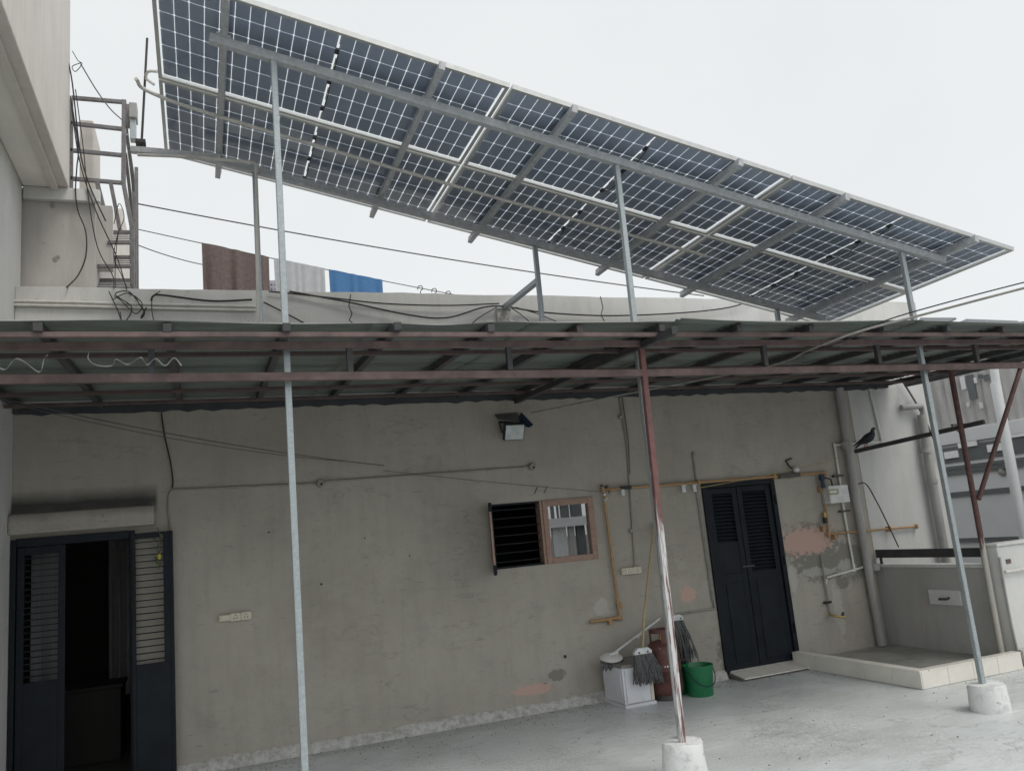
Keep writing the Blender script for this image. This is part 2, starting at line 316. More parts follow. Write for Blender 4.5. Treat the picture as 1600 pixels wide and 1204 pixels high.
# solar cell rear side
n = N('solar_cell')
oi = n.nd('ShaderNodeObjectInfo'); c = n.ramp(oi.outputs['Random'], (0., (.45, .54, .70)), (1., (.53, .61, .76)))
c = n.mix(n.ramp(n.noise(3, 3), (.35, 0.), (.75, .4)), c, (.54, .58, .68))
wv = n.nd('ShaderNodeTexWave'); wv.inputs['Scale'].default_value = 26; n.ln(n.co.outputs['Object'], wv.inputs['Vector'])
wv.bands_direction = 'X'; c = n.mix(n.ramp(wv.outputs['Fac'], (.8, 0.), (1., .22)), c, (.62, .66, .7))
n.col(c); n.b.inputs['Roughness'].default_value = .45
def glass(name, tint=(1, 1, 1), refl=1.45, rough=.02):
    m = bpy.data.materials.new(name); m.use_nodes = True; t = m.node_tree; t.nodes.clear(); M[name] = m
    o = t.nodes.new('ShaderNodeOutputMaterial'); mx = t.nodes.new('ShaderNodeMixShader'); a = t.nodes.new('ShaderNodeBsdfTransparent'); b = t.nodes.new('ShaderNodeBsdfGlossy')
    fr = t.nodes.new('ShaderNodeFresnel'); fr.inputs[0].default_value = refl; a.inputs[0].default_value = (*tint, 1); b.inputs['Roughness'].default_value = rough
    t.links.new(fr.outputs[0], mx.inputs[0]); t.links.new(a.outputs[0], mx.inputs[1]); t.links.new(b.outputs[0], mx.inputs[2]); t.links.new(mx.outputs[0], o.inputs[0])
glass('solar_glass', (.97, .98, .98)); glass('window_glass', (.75, .78, .78), 6., .01); glass('lamp_glass', (.9, .92, .92), 1.5, .1)
plain('reflector', (.82, .84, .84), .35)

# ------------------------------------------------------------------ ground and terrace
g = MB().add([(-900,-900,-7),(900,-900,-7),(900,900,-7),(-900,900,-7)], [(0,1,2,3)]).build('ground', 'asphalt'); struct(g)
f = MB().box((-1.6, -5, -.25), (7.6, 7.6, 0)).build('terrace_floor', 'floor_coat'); struct(f)

# ------------------------------------------------------------------ the house wall with its openings
LX, RX, TOPZ = -1.41, 8.42, 4.02
DL = (-1.41, -.53, 0., 1.95)            # left doorway  X0 X1 Z0 Z1
DR = (4.965, 5.86, .03, 1.965)          # right doorway
WN = (2.56, 3.655, 1.325, 1.935)        # window
house = thing('terrace_house', 'grey plastered house wall with parapet, behind the terrace', 'house', (3.5, WY, 0))
xs = sorted({LX, RX, DL[1], DR[0], DR[1], WN[0], WN[1]}); zs = sorted({0., TOPZ, DL[3], DR[2], DR[3], WN[2], WN[3]})
def hole(x, z): return any(a < x < b and c_ < z < d for a, b, c_, d in (DL, DR, WN))
mb = MB(); TH = .22
def cell(i, j): return 0 <= i < len(xs)-1 and 0 <= j < len(zs)-1 and not hole((xs[i]+xs[i+1])/2, (zs[j]+zs[j+1])/2)
mbv = MB()
for i in range(len(xs)-1):
    for j in range(len(zs)-1):
        if not cell(i, j): continue
        x0, x1, z0, z1 = xs[i], xs[i+1], zs[j], zs[j+1]
        mb.add([(x0,WY,z0),(x1,WY,z0),(x1,WY,z1),(x0,WY,z1)], [(0,1,2,3)])
        mb.add([(x0,WY+TH,z0),(x0,WY+TH,z1),(x1,WY+TH,z1),(x1,WY+TH,z0)], [(0,1,2,3)])
        for (a, b), e in (((i-1, j), ((x0,z0),(x0,z1))), ((i+1, j), ((x1,z0),(x1,z1))), ((i, j-1), ((x0,z0),(x1,z0))), ((i, j+1), ((x0,z1),(x1,z1)))):
            if not cell(a, b): (p, q) = e; mb.add([(p[0],WY,p[1]),(q[0],WY,q[1]),(q[0],WY+TH,q[1]),(p[0],WY+TH,p[1])], [(0,1,2,3)])
# two materials on one wall: below and above the canopy line the plaster is the same wall, weathered paler above
house_wall = mb.build('wall', 'plaster', house)



# the parapet is a coat of its own, 6 mm proud, with an uneven top
mb = MB(); k = 60
tops = [4.03 + .003*math.sin(i*.7) + random.uniform(-.004, .004) for i in range(k+1)]
X = np.linspace(LX+.001, RX+.004, k+1)
for i in range(k):
    v = [(X[i],WY-.008,3.04),(X[i+1],WY-.008,3.04),(X[i+1],WY-.008,tops[i+1]),(X[i],WY-.008,tops[i]),(X[i],WY+.16,tops[i]),(X[i+1],WY+.16,tops[i+1])]
    mb.add(v, [(0,1,2,3),(3,2,5,4)])
mb.add([(X[-1],WY-.008,0),(X[-1],WY+TH,0),(X[-1],WY+TH,4.03),(X[-1],WY-.008,4.03)], [(0,1,2,3)])
mb.build('parapet', 'plaster_pale', house)
# the sunlit end of the wall beyond the canopy: its light painted in as a paler layer
e = MB(); e.box((7.12, WY-.006, .0), (RX+.002, WY, 3.04)); e.build('wall_end_lit', 'plaster_end_lit', house)
# cracks in the parapet
for pts in ([(548,460),(545,478),(550,490),(546,500),(551,505)], [(938,463),(942,480),(939,492),(945,503)]):
    MB().tube([W(x, y, .007) for x, y in pts], .006, 5).build('crack', 'cable_grey', house)
# skirting of flaked lime-wash
mb = MB(); k = 90; X = np.linspace(-.5, 4.94, k)
for i in range(k-1):
    h0, h1 = [.085 + .006*math.sin(q*1.3) + .005*math.sin(q*4.1) for q in (X[i]*3, X[i+1]*3)]
    d0 = .035
    mb.add([(X[i],WY-d0-.03,0),(X[i+1],WY-d0-.03,0),(X[i+1],WY-d0,h1*.8),(X[i],WY-d0,h0*.8),(X[i+1],WY,h1),(X[i],WY,h0)], [(0,1,2,3),(3,2,4,5)])
mb.build('skirting', 'limewash', house, smooth=60)
# hood over the left door
hd = MB().box((LX, 7.36, 1.985), (-.37, WY, 2.142)).build('door_hood', 'plaster', house, bevel=.012)
# roof of the house and the room behind the left door
MB().box((LX-.2, WY+.15, 2.86), (RX, 14, 3.0)).build('roof_slab', 'plaster_pale', house)
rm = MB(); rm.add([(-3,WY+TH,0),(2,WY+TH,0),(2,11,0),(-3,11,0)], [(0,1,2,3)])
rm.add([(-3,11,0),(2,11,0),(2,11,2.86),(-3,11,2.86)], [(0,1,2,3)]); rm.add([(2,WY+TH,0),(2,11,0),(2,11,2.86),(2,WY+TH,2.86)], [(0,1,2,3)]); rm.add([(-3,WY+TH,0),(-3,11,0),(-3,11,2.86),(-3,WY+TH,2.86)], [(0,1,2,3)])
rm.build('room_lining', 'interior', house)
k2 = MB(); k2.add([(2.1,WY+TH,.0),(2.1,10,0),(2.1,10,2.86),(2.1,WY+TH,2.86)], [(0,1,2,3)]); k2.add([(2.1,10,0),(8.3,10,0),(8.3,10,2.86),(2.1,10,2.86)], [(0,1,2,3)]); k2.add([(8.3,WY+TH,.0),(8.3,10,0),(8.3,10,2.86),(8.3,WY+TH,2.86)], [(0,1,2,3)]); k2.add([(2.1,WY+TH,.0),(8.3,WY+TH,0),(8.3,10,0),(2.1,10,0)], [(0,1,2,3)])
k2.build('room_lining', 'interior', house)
# holes and fixings left in the plaster
for x, y, r in ((420,831,.008),(502,912,.01),(883,1025,.016),(570,840,.007),(640,868,.007),(250,880,.007)):
    p = W(x, y); MB().lathe([(0,.002),(r,.002),(r,-.01)], p, 10, (0,-1,0)).build('plaster_hole', 'cable_black', house_wall)

# inside the left room
cb = thing('side_cabinet', 'dark brown cabinet inside the room, seen through the left doorway', 'cabinet', (-1.0, 8.6, 0))
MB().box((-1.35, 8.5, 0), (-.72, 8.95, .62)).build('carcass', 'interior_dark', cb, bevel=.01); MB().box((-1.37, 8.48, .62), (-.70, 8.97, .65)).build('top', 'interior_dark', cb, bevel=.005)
cu = MB()
for i in range(40):
    x0, x1 = -1.0+i*.012, -1.0+(i+1)*.012
    cu.add([(x0,10.4+.03*math.sin(i*.9),.3),(x1,10.4+.03*math.sin(i*.9+.9),.3),(x1,10.4+.03*math.sin(i*.9+.9),2.3),(x0,10.4+.03*math.sin(i*.9),2.3)], [(0,1,2,3)])
tag(cu.build('curtain', 'curtain', smooth=80), 'grey curtain hanging deep in the dark room behind the left door', 'curtain')

# ------------------------------------------------------------------ upper storey on the left
US = thing('upper_storey', 'pale plastered upper storey overhanging the left side of the terrace', 'house', (-1.4, 7.75, 3))
YR = 7.76
MB().box((-3.2, YR, 3.0), (-.845, 11, 5.02)).build('wall', 'plaster_stained', US)
mb = MB().box((-4, 4.6, 5.02), (-1.05, 7.75, 8.6)); mb.build('overhang', 'plaster_warm', US, bevel=.01)
MB().box((-1.40, 4.63, 5.012), (-1.19, 7.69, 5.0185)).build('soffit', 'soffit_bounce_lit', US)  # thin paler sheet, bounce light from below put into its colour
MB().box((-1.19, 4.65, 4.985), (-1.13, 7.70, 5.018)).build('drip_groove', 'plaster_warm', US)
MB().box((-1.405, 7.70, 4.90), (-.80, 7.759, 5.017)).build('beam', 'plaster_pale', US, bevel=.006)
MB().box((-3.2, 5.2, 0), (-1.412, WY+.2, 5.017)).build('side_wall', 'plaster_pale', US)
MB().box((-1.0, 11.2, 5.3), (-.9, 13, 6.3)).build('far_wall', 'plaster_warm', US)
MB().box((-1.04, 8.3, 5.03), (-.92, 8.9, 6.0)).build('pillar', 'plaster_warm', US, bevel=.01)
MB().box((-.845, 7.9, 4.35), (-.72, 8.02, 4.95)).build('wall_nib', 'plaster_stained', US)

# ------------------------------------------------------------------ canopy
YT = 4.9; CX0, CX1 = -1.40, 7.73
def zc(Y): return 2.93 + .033*(Y-4.65)            # underside of the sheeting
can = thing('terrace_canopy', 'green corrugated lean-to canopy on a rust red steel frame along the wall', 'canopy', (2.9, YT, 0))
can_fronts = [(-1.40, .98, 4.60, 4.72), (.93, 2.02, 4.74, 4.63), (1.97, 3.05, 4.63, 4.60), (3.0, 5.2, 4.52, 4.57), (5.15, 7.78, 4.57, 4.60)]
for i, (x0, x1, ya, yb) in enumerate(can_fronts):
    for row in range(2):
        mb = MB(); nx = 14; lift = .004*(i % 2) + .013*row
        NY = 130; rows = []
        for b in range(NY+1):
            rr = []
            for a in range(nx+1):
                tx = a/nx; X_ = x0 + (x1-x0)*tx; y0 = ya + (yb-ya)*tx
                Y0, Y1 = (y0, 6.12) if row == 0 else (6.02, 7.49)
                Y_ = Y0 + (Y1-Y0)*b/NY
                z = zc(Y_) + .012 + lift + .0085*math.sin(2*math.pi*Y_/.076)
                if row == 0: z += .010*math.sin(X_*2.1+i)*max(0, 1-(Y_-4.5)/.35)
                rr.append((X_, Y_, z))
            rows.append(rr)
        v = [p for r in rows for p in r]; w_ = nx+1
        mb.add(v, [(b*w_+a, b*w_+a+1, (b+1)*w_+a+1, (b+1)*w_+a) for b in range(NY) for a in range(nx)])
        o = mb.build('roof_sheet', 'sheet_green', can, smooth=80)
        s = o.modifiers.new('thick', 'SOLIDIFY'); s.thickness = .0012; s.offset = 1
raf_x = [-1.35, -.77, -.157, .467, 1.101, 1.70, 2.313, 2.909, 3.514, 4.143, 4.83, 5.475, 6.1, 6.72, 7.25, 7.70]
for x in raf_x:
    jx = random.uniform(-.01, .01)
    MB().bar((x, 4.64+random.uniform(-.05, .02), zc(4.64)-.026), (x+jx, 7.46, zc(7.46)-.026), .045, .048).build('rafter', 'dark_steel', can, bevel=.003)
for Y in (4.67, 5.2, 5.95, 6.55, 7.1):
    MB().bar((CX0, Y, zc(Y)-.064+random.uniform(-.003, .003)), (CX1, Y+random.uniform(-.03, .03), zc(Y)-.064), .03, .028).build('purlin', 'red_oxide' if Y < 5 else 'brown_steel', can, bevel=.003)
MB().bar((CX0, YT, zc(YT)-.073), (7.95, YT, zc(YT)-.073), .035, .042).build('truss_top_chord', 'red_oxide', can, bevel=.003)
MB().bar((CX0, YT, 2.69), (2.9, YT, 2.655), .035, .048).build('truss_bottom_chord', 'red_oxide', can, bevel=.003)
MB().bar((2.9, YT+.003, 2.655), (8.0, YT+.003, 2.66), .035, .048).build('truss_bottom_chord', 'red_oxide', can, bevel=.003)
for x in (-.25, .86, 1.9, 3.93, 5.02, 6.08, 7.1):
    MB().bar((x, YT+.002, 2.69), (x, YT+.002, 2.845), .035, .034).build('truss_post', 'dark_steel', can)
MB().box((CX0, 7.44, 2.945), (7.7, 7.497, 2.998)).build('wall_beam', 'dark_steel', can, bevel=.003)
MB().bar((7.93, 4.6, 2.90), (7.93, 7.4, 2.97), .05, .06).build('end_beam', 'dark_steel', can, bevel=.003)
MB().bar((7.05, 5.98, 2.88), (8.02, 5.98, 2.88), .05, .05).build('end_bracket', 'dark_steel', can, bevel=.003)
# strips of torn dark tarpaulin stuffed above the wall beam
for i in range(11):
    x0 = -1.3 + i*.8; mb = MB(); pts = []
    for a in range(9):
        x = x0 + a*.1; pts.append((x, 2.945 - .02*abs(math.sin(a*1.7+i)) - .012*random.random()))
    for (xa, za), (xb, zb) in zip(pts, pts[1:]):
        mb.add([(xa,7.425,za),(xb,7.425,zb),(xb,7.42,2.985),(xa,7.42,2.985)], [(0,1,2,3)])
    mb.build('tarpaulin_strip', 'tarp', can)
# columns of the canopy
MB().bar((2.842, 4.9, .22), (2.895, 4.9, 2.86), .04, .04, (0,1,0)).build('column', 'red_oxide_dripped', can, bevel=.004)['label'] = 'red column with dripped white paint'
MB().bar((2.90, 4.46, 2.842), (2.90, 7.40, 2.915), .045, .05).build('column_bracket', 'dark_steel', can, bevel=.004)
MB().tube([(7.04, 6.02, 0), (7.075, 6.02, 2.86)], .027, 14).build('column', 'red_oxide_worn', can, smooth=60)
MB().tube([(7.085, 5.99, 1.56), (8.03, 5.99, 2.86)], .024, 12).build('brace', 'red_oxide_worn', can, smooth=60)
# ------------------------------------------------------------------ solar panels and their rack
U = V3(.97662, 0, -.21499); Vv = V3(.003, .99985, -.0174); Vv -= U*(U@Vv); Vv /= np.linalg.norm(Vv); U /= np.linalg.norm(U); Nn = np.cross(U, Vv)
O = V3(-.2227, 4.687, 3.4467+1.64)
def PP(u, v, z=0.): return O + U*u + Vv*v + Nn*z
PL, PW, GP = 2.278, 1.134, .02
Rm = Matrix([[U[i], Vv[i], Nn[i]] for i in range(3)])
def lay(rows_):                                            # mesh in panel axes
    return rows_
cs, ch = (.0440, .0877), .007
cm = MB(); a, b = cs
oc = [(-a+ch,-b),(a-ch,-b),(a,-b+ch),(a,b-ch),(a-ch,b),(-a+ch,b),(-a,b-ch),(-a,-b+ch)]
cm.add([(x,y,0) for x, y in oc] + [(x,y,.0015) for x, y in oc], [tuple(range(8))[::-1], tuple(range(8,16))] + [(i,(i+1)%8,8+(i+1)%8,8+i) for i in range(8)])
proto = {}
def local(name, mb, mat, parent, bevel=0):
    if name not in proto or name in ('once',):
        me = bpy.data.meshes.new(name); me.from_pydata(mb.v, [], mb.f); me.update(); me.materials.append(M[mat]); proto[name] = me
    o = bpy.data.objects.new(name.split(':')[0], proto[name]); col.objects.link(o); o.parent = parent; return o
fr = MB(); FD, FW = .035, .026
def rim(x0, x1, y0, y1): fr.box((x0,y0,.0), (x1,y1,.002))
rim(0, PL, 0, FW); rim(0, PL, PW-FW, PW); rim(0, FW, FW, PW-FW); rim(PL-FW, PL, FW, PW-FW)
t_ = .006
fr.box((0,0,.002), (PL,t_,FD)); fr.box((0,PW-t_,.002), (PL,PW,FD)); fr.box((0,t_,.002), (t_,PW-t_,FD)); fr.box((PL-t_,t_,.002), (PL,PW-t_,FD))
px0 = .030; pitx = (PL-2*px0-.014)/24; py0 = .030; pity = (PW-2*py0)/6
where = {(0,0): 'near and highest one at the left end of the array', (0,1): 'far one at the left end, beside the lightning rod',
         (1,0): 'near one in the middle of the tilted array', (1,1): 'far one in the middle, above the parapet',
         (2,0): 'near one at the low right end of the array', (2,1): 'far one at the right end, dipping to the canopy'}
for i in range(3):
    for j in range(2):
        p0 = PP(i*(PL+GP), j*(PW+GP), .0)
        pan = thing('photovoltaic_module', 'solar panel underside, ' + where[(i, j)], 'solar panel', p0, 'solar panels of the tilted array')
        pan.matrix_world = Matrix.Translation(Vector(p0)) @ Rm.to_4x4(); 
        local('frame', fr, 'aluminium', pan)
        local('glass', MB().add([(t_,t_,.024),(PL-t_,t_,.024),(PL-t_,PW-t_,.024),(t_,PW-t_,.024)], [(0,3,2,1)]), 'solar_glass', pan)
        for a in range(24):
            for b in range(6):
                o = local('cell', cm, 'solar_cell', pan)
                o.location = (px0 + (a+.5)*pitx + (.014 if a > 11 else 0), py0 + (b+.5)*pity, .0265)
        for b in (1.0, 3.0, 5.0):
            o = local('junction_box', MB().box((-.014,-.026,0), (.014,.026,.014)), 'black_plastic', pan); o.location = (PL/2, py0+b*pity, .004)
        for ya, yb in ((1.0, 3.0), (3.0, 5.0)):
            local('lead:%s' % ya, MB().tube(sag((PL/2+.012, py0+ya*pity, .006), (PL/2+.012, py0+yb*pity, .006), .022+.01*ya, 8), .0035, 5), 'cable_black', pan)
        for b, l in ((.35,.06), (2.0,.08), (4.0,.08), (5.7,.05)):
            o = local('busbar:%s' % l, MB().box((-.004,-l,0), (.004,l,.001)), 'busbar', pan); o.location = (PL/2+.006, py0+b*pity, .0268)
rk = thing('solar_rack', 'galvanised steel rack of poles and beams carrying the solar panels', 'rack', (2.9, 5.0, 0))
for k, u in enumerate((.44, 1.795, 2.747, 4.097, 5.075, 6.40)):
    MB().bar(PP(u, -.05, -.033), PP(u, 2.36, -.033), .042, .062, Nn).build('cross_rail', 'galvanised_dull', rk, bevel=.003)
MB().bar(PP(.36, .335, -.095), PP(6.42, .30, -.095), .05, .06, Nn).build('purlin', 'galvanised_dull', rk, bevel=.003)
MB().bar(PP(.30, 1.965, -.095), PP(6.55, 1.94, -.095), .05, .06, Nn).build('purlin', 'galvanised_dull', rk, bevel=.003)
for u, Xb in ((.765, .497), (3.264, 2.893), (5.966, 5.562)):
    p = PP(u, .32, -.125)
    if u == 3.264: MB().bar((2.888, 4.985, .16), (p[0], p[1], p[2]), .04, .04, (0,1,0)).build('pole', 'galvanised', rk, bevel=.006)
    else: MB().bar((Xb, p[1]-.03, 0), (p[0], p[1], p[2]), .04, .04, (0,1,0)).build('pole', 'galvanised', rk, bevel=.006)
for u in (.742, 3.264, 5.96):
    p = PP(u, 1.955, -.125)
    MB().bar((p[0], p[1], 3.03), p, .042, .042, (0,1,0)).build('rear_pole', 'galvanised', rk, bevel=.006)
    MB().box((p[0]-.08, p[1]-.08, 3.03), (p[0]+.08, p[1]+.08, 3.042)).build('foot_plate', 'galvanised_dull', rk)
p = PP(3.264, 1.955, -.125)
MB().bar((p[0], p[1], aty(836, 438, p[1])[2]), W(786, 482), .05, .05).build('brace', 'galvanised', rk, bevel=.005)
bx = W(783, 492); MB().box((bx[0]-.06, WY-.05, 3.06), (bx[0]+.09, WY-.009, bx[2]+.06)).build('wall_bracket', 'limewash', rk, bevel=.004)
# clamp bolts under the rails
for u in (.44, 1.795, 2.747, 4.097, 5.075, 6.40):
    for v in (.33, 1.955):
        q = PP(u, v, -.065); MB().bar(q - U*.045, q + U*.045, .075, .012, Nn).build('clamp', 'galvanised_dull', rk)
# footings
def footing(label, c, r, h):
    t = thing('concrete_footing', label, 'footing', c, 'whitewashed footings under the poles')
    mb = MB(); prof = [(r*1.02, 0), (r*1.03, h*.3), (r*.99, h*.7), (r*1.0, h*.93), (r*.95, h), (r*.5, h+.006), (0, h+.004)]
    mb.lathe(prof, c, 32)
    mb.v = [(x + .006*math.sin(9*z+x*20), y + .005*math.cos(13*z+y*15), z + (.006*math.sin(x*23+y*17) if z > h*.8 else 0)) for x, y, z in mb.v]
    return mb.build('plinth', 'whitewash', t, smooth=50)
footing('white concrete footing under the dripped red column, at the bottom edge', (2.86, 4.93, 0), .137, .23)
footing('white concrete footing of the right galvanised pole beside the tiled basin', (5.555, 4.94, 0), .135, .19)
footing('white concrete footing of the left galvanised pole, below the picture edge', (.497, 4.95, 0), .155, .2)

# ------------------------------------------------------------------ cables, conduits and the lightning rod on the rack
def cable(name, label, cat, pts, r, mat, n=6, group=None, curve=True):
    return tag(MB().tube(smoothline(pts) if curve and len(pts) > 2 else pts, r, n).build(name, mat, smooth=70), label, cat, group)
cable('conduit_pipe', 'white plastic conduit clipped along the middle of the panel array', 'conduit', [PP(-.14, 1.14, -.05), PP(-.05, 1.26, -.055), PP(.5, 1.30, -.075), PP(2.6, 1.36, -.075), PP(4.72, 1.36, -.075)], .014, 'pvc_white', 8)
rod = thing('lightning_rod', 'thin dark lightning rod standing left of the panels', 'lightning rod', aty(221, 228, 6.4))
MB().tube([aty(221, 228, 6.4), aty(230, 60, 6.4)], .009, 8).build('rod', 'dark_steel', rod, smooth=60)
MB().box(aty(217, 227, 6.44)-V3(.02,0,.01), aty(225, 219, 6.36)+V3(.01,0,.01)).build('base_block', 'dark_steel', rod)
MB().tube(smoothline([aty(246, 112, 6.1), aty(232, 112, 6.3), aty(228, 122, 6.4), aty(240, 132, 6.2)]), .012, 6).build('insulator_clamp', 'pvc_white', rod, smooth=60)
cross = thing('rack_beam', 'grey steel beam from the stair rail to the array', 'beam', aty(205, 234, 6.6))
MB().bar(aty(205, 234, 6.6), aty(345, 247, 6.45), .05, .05).build('beam', 'galvanised_dull', cross, bevel=.004)
cable('conduit_pipe', 'cream conduit bent down beside the rear left pole', 'conduit', [aty(215, 242, 6.5), aty(300, 245, 6.45), aty(398, 254, 6.42), aty(400, 258, 6.42), aty(403, 480, 6.44), aty(404, 505, 6.5)], .013, 'pvc_white', 8, curve=False)
for k, (ya, yb, lb) in enumerate(((470, 478, 'upper of two cream pipes running along the left parapet'), (476, 484, 'lower of two cream pipes running along the left parapet'))):
    cable('conduit_pipe', lb, 'conduit', [W(-25, ya-24, .03), W(3, ya-4, .03), W(10, ya, .03), W(400, yb+1, .03)], .013, 'pvc_white', 8, curve=False)

# ------------------------------------------------------------------ doors
def slats(parent, mat, X0, X1, Z0, Z1, Y, cnt, w=.03, t=.006, tilt=.5, d=0):
    c_, s_ = math.cos(tilt), math.sin(tilt); mb = MB(); L = (X1-X0)/2
    pr = [(-w/2*c_, -w/2*s_), (w/2*c_, w/2*s_)]
    v = []
    for x in (-L, L):
        for (y, z), o_ in ((pr[0], -t), (pr[1], -t), (pr[1], t), (pr[0], t)): v.append((x, y, z+o_/2))
    mb.add(v, [(0,1,2,3),(7,6,5,4),(0,4,5,1),(1,5,6,2),(2,6,7,3),(3,7,4,0)])
    me = bpy.data.meshes.new('slat'); me.from_pydata(mb.v, [], mb.f); me.update(); me.materials.append(M[mat])
    og = V3(*parent['_o'])
    for i in range(cnt):
        o = bpy.data.objects.new('slat', me); col.objects.link(o); o.parent = parent
        o.location = tuple(V3((X0+X1)/2, Y, Z0 + (Z1-Z0)*(i+.5)/cnt) - og)
def leaf_frame(mb, X0, X1, Z0, Z1, Y0, Y1, wz=.07, wx=.07, mid=None):
    mb.box((X0,Y0,Z0), (X0+wx,Y1,Z1)); mb.box((X1-wx,Y0,Z0), (X1,Y1,Z1)); mb.box((X0+wx,Y0+.001,Z1-wz), (X1-wx,Y1-.001,Z1))
    if mid: mb.box((X0+wx,Y0+.001,Z0), (X1-wx,Y1-.001,mid))
# right door, closed: two louvred leaves
rd = thing('louvred_door', 'closed navy steel double door with louvres, right of the gas cylinder', 'door', (5.41, 7.5, .03))
x0, x1, z0, z1 = DR; mb = MB(); mb.box((x0-.02,7.475,z0), (x0+.035,7.57,z1+.01)); mb.box((x1-.035,7.475,z0), (x1+.02,7.57,z1+.01)); mb.box((x0+.035,7.478,z1-.04), (x1-.035,7.57,z1+.012)); mb.build('door_frame', 'navy_paint', rd, bevel=.004)
xm = x0+.42
for a, b in ((x0+.04, xm-.004), (xm+.004, x1-.04)):
    mb = MB(); leaf_frame(mb, a, b, z0+.02, z1-.045, 7.50, 7.535, .06, .062, 1.02)
    lf = mb.build('door_leaf', 'navy_paint', rd, bevel=.003)
    mb = MB(); mb.box((a+.09, 7.493, z0+.1), (b-.09, 7.502, .93)); mb.build('lower_panel', 'navy_paint', lf, bevel=.004)
    if a > x0+.3: slats(lf, 'navy_paint', a+.063, b-.063, 1.03, z1-.11, 7.515, 22, .034, .005, -.6)
    else:
        slats(lf, 'navy_paint', a+.063, b-.063, 1.36, z1-.11, 7.515, 13, .034, .005, -.6)
        MB().box((a+.062,7.505,1.019),(b-.062,7.53,1.35)).build('middle_panel', 'navy_paint', lf, bevel=.003)
    MB().box((a+.05, 7.545, 1.0), (b-.05, 7.55, z1-.1)).build('backing_sheet', 'navy_paint', rd)
for z in (.35, 1.05, 1.7): MB().tube([(x1-.003,7.468,z), (x1-.003,7.468,z+.09)], .011, 8).build('hinge', 'navy_paint', rd, smooth=60)
MB().bar((xm-.06, 7.49, 1.08), (xm+.09, 7.49, 1.08), .012, .012).build('bolt', 'steel_dark', rd)
st = thing('door_step', 'sloping cream tiled threshold in front of the right door', 'threshold', (5.4, 7.4, 0))
xs_ = np.linspace(4.98, 5.92, 6)
MB().prism([(4.97,7.24,.004),(4.97,7.495,.004),(4.97,7.495,.05),(4.97,7.26,.018)], (.96,0,0)).build('bedding', 'grout', st)
for a, b in zip(xs_, xs_[1:]):
    MB().prism([(a+.004,7.225,.016),(a+.004,7.505,.054),(a+.004,7.505,.066),(a+.004,7.222,.028)], (b-a-.006,0,0)).build('tile', 'tile_cream', st, bevel=.002)
# left door: one closed louvred leaf, one leaf folded back against the wall
ld = thing('barred_door', 'dark steel double door at the left, one leaf folded back', 'door', (-.9, 7.45, 0))
mb = MB(); mb.box((-1.405,7.46,0), (-1.37,7.6,1.95)); mb.box((-.565,7.47,0), (-.525,7.6,1.955)); mb.box((-1.37,7.465,1.89), (-.565,7.6,1.957)); mb.build('door_frame', 'navy_paint', ld, bevel=.004)
mb = MB(); leaf_frame(mb, -1.365, -1.03, .02, 1.885, 7.49, 7.525, .06, .05, .86); lf0 = mb.build('door_leaf', 'navy_paint', ld, bevel=.003)
slats(lf0, 'navy_paint', -1.315, -1.08, .88, 1.82, 7.508, 20, .022, .008, 0.)
MB().box((-1.31, 7.75, .5), (-1.1, 7.76, 1.9)).build('net_curtain', 'net_dark', ld)
mb = MB(); leaf_frame(mb, -.545, -.235, .02, 1.925, 7.40, 7.435, .045, .028, .895); 
mb.box((-.31,7.401,.895), (-.262,7.434,1.88)); lf = mb.build('door_leaf', 'navy_paint', ld, bevel=.003); lf['label'] = 'open leaf folded back against the wall'
slats(lf, 'navy_paint', -.518, -.309, .90, 1.875, 7.418, 19, .018, .009, 0.)
cr = thing('door_charm', 'withered leaf and lemon charm hanging on the open left door leaf', 'charm', W(248, 840, .09))
MB().tube(smoothline([W(246,824,.1), W(250,838,.11), W(247,852,.11), W(249,868,.11)]), .004, 5).build('string', 'cord_dark', cr)
MB().lathe([(0,0),(.014,.012),(.016,.028),(.010,.045),(0,.052)], W(249,874,.11), 12).build('lemon', 'lemon', cr, smooth=80)
for q in range(9):
    c_ = W(240+random.uniform(0,12), 832+q*6, .11+random.uniform(-.01,.01)); d = V3(random.uniform(-.03,.03), random.uniform(-.02,.02), -.045)
    MB().add([c_, c_+d*.5+V3(.013,0,0), c_+d, c_+d*.5-V3(.013,.004,0)], [(0,1,2,3)]).build('leaf', 'leaf', cr)

# ------------------------------------------------------------------ window
wn = thing('kitchen_window', 'wooden window with one glazed sash, a barred opening and an open shutter', 'window', (3.1, 7.5, 1.33))
x0, x1, z0, z1 = WN; xm = 3.105
mb = MB(); mb.box((xm,7.478,z0), (xm+.055,7.54,z1)); mb.box((x1-.06,7.478,z0), (x1,7.54,z1)); mb.box((xm+.055,7.48,z1-.06), (x1-.06,7.54,z1)); mb.box((xm+.055,7.48,z0), (x1-.06,7.54,z0+.055)); sash = mb.build('sash', 'wood_frame', wn, bevel=.004)
mb = MB(); mb.box((x0,7.492,z0), (x0+.03,7.62,z1)); mb.box((x0+.03,7.494,z1-.018), (xm,7.62,z1)); mb.box((x0+.03,7.494,z0), (xm,7.62,z0+.018)); wfr = mb.build('frame', 'navy_paint', wn, bevel=.003)
MB().box((xm-.028,7.487,z0), (xm-.001,7.6,z1)).build('mullion', 'wood_frame', wn, bevel=.003)
MB().add([(xm+.05,7.515,z0+.05),(x1-.055,7.515,z0+.05),(x1-.055,7.515,z1-.055),(xm+.05,7.515,z1-.055)], [(0,1,2,3)]).build('pane', 'window_glass', sash)
for i in range(7):
    z = z0+.06+i*.082; MB().tube([(x0+.028,7.56,z),(xm-.02,7.56,z)], .006, 6).build('bar', 'bar_black', wfr, smooth=60)
MB().box((xm+.06,7.62,z0+.345), (x1-.06,7.64,z0+.43)).build('inner_rail', 'white_enamel', wn)
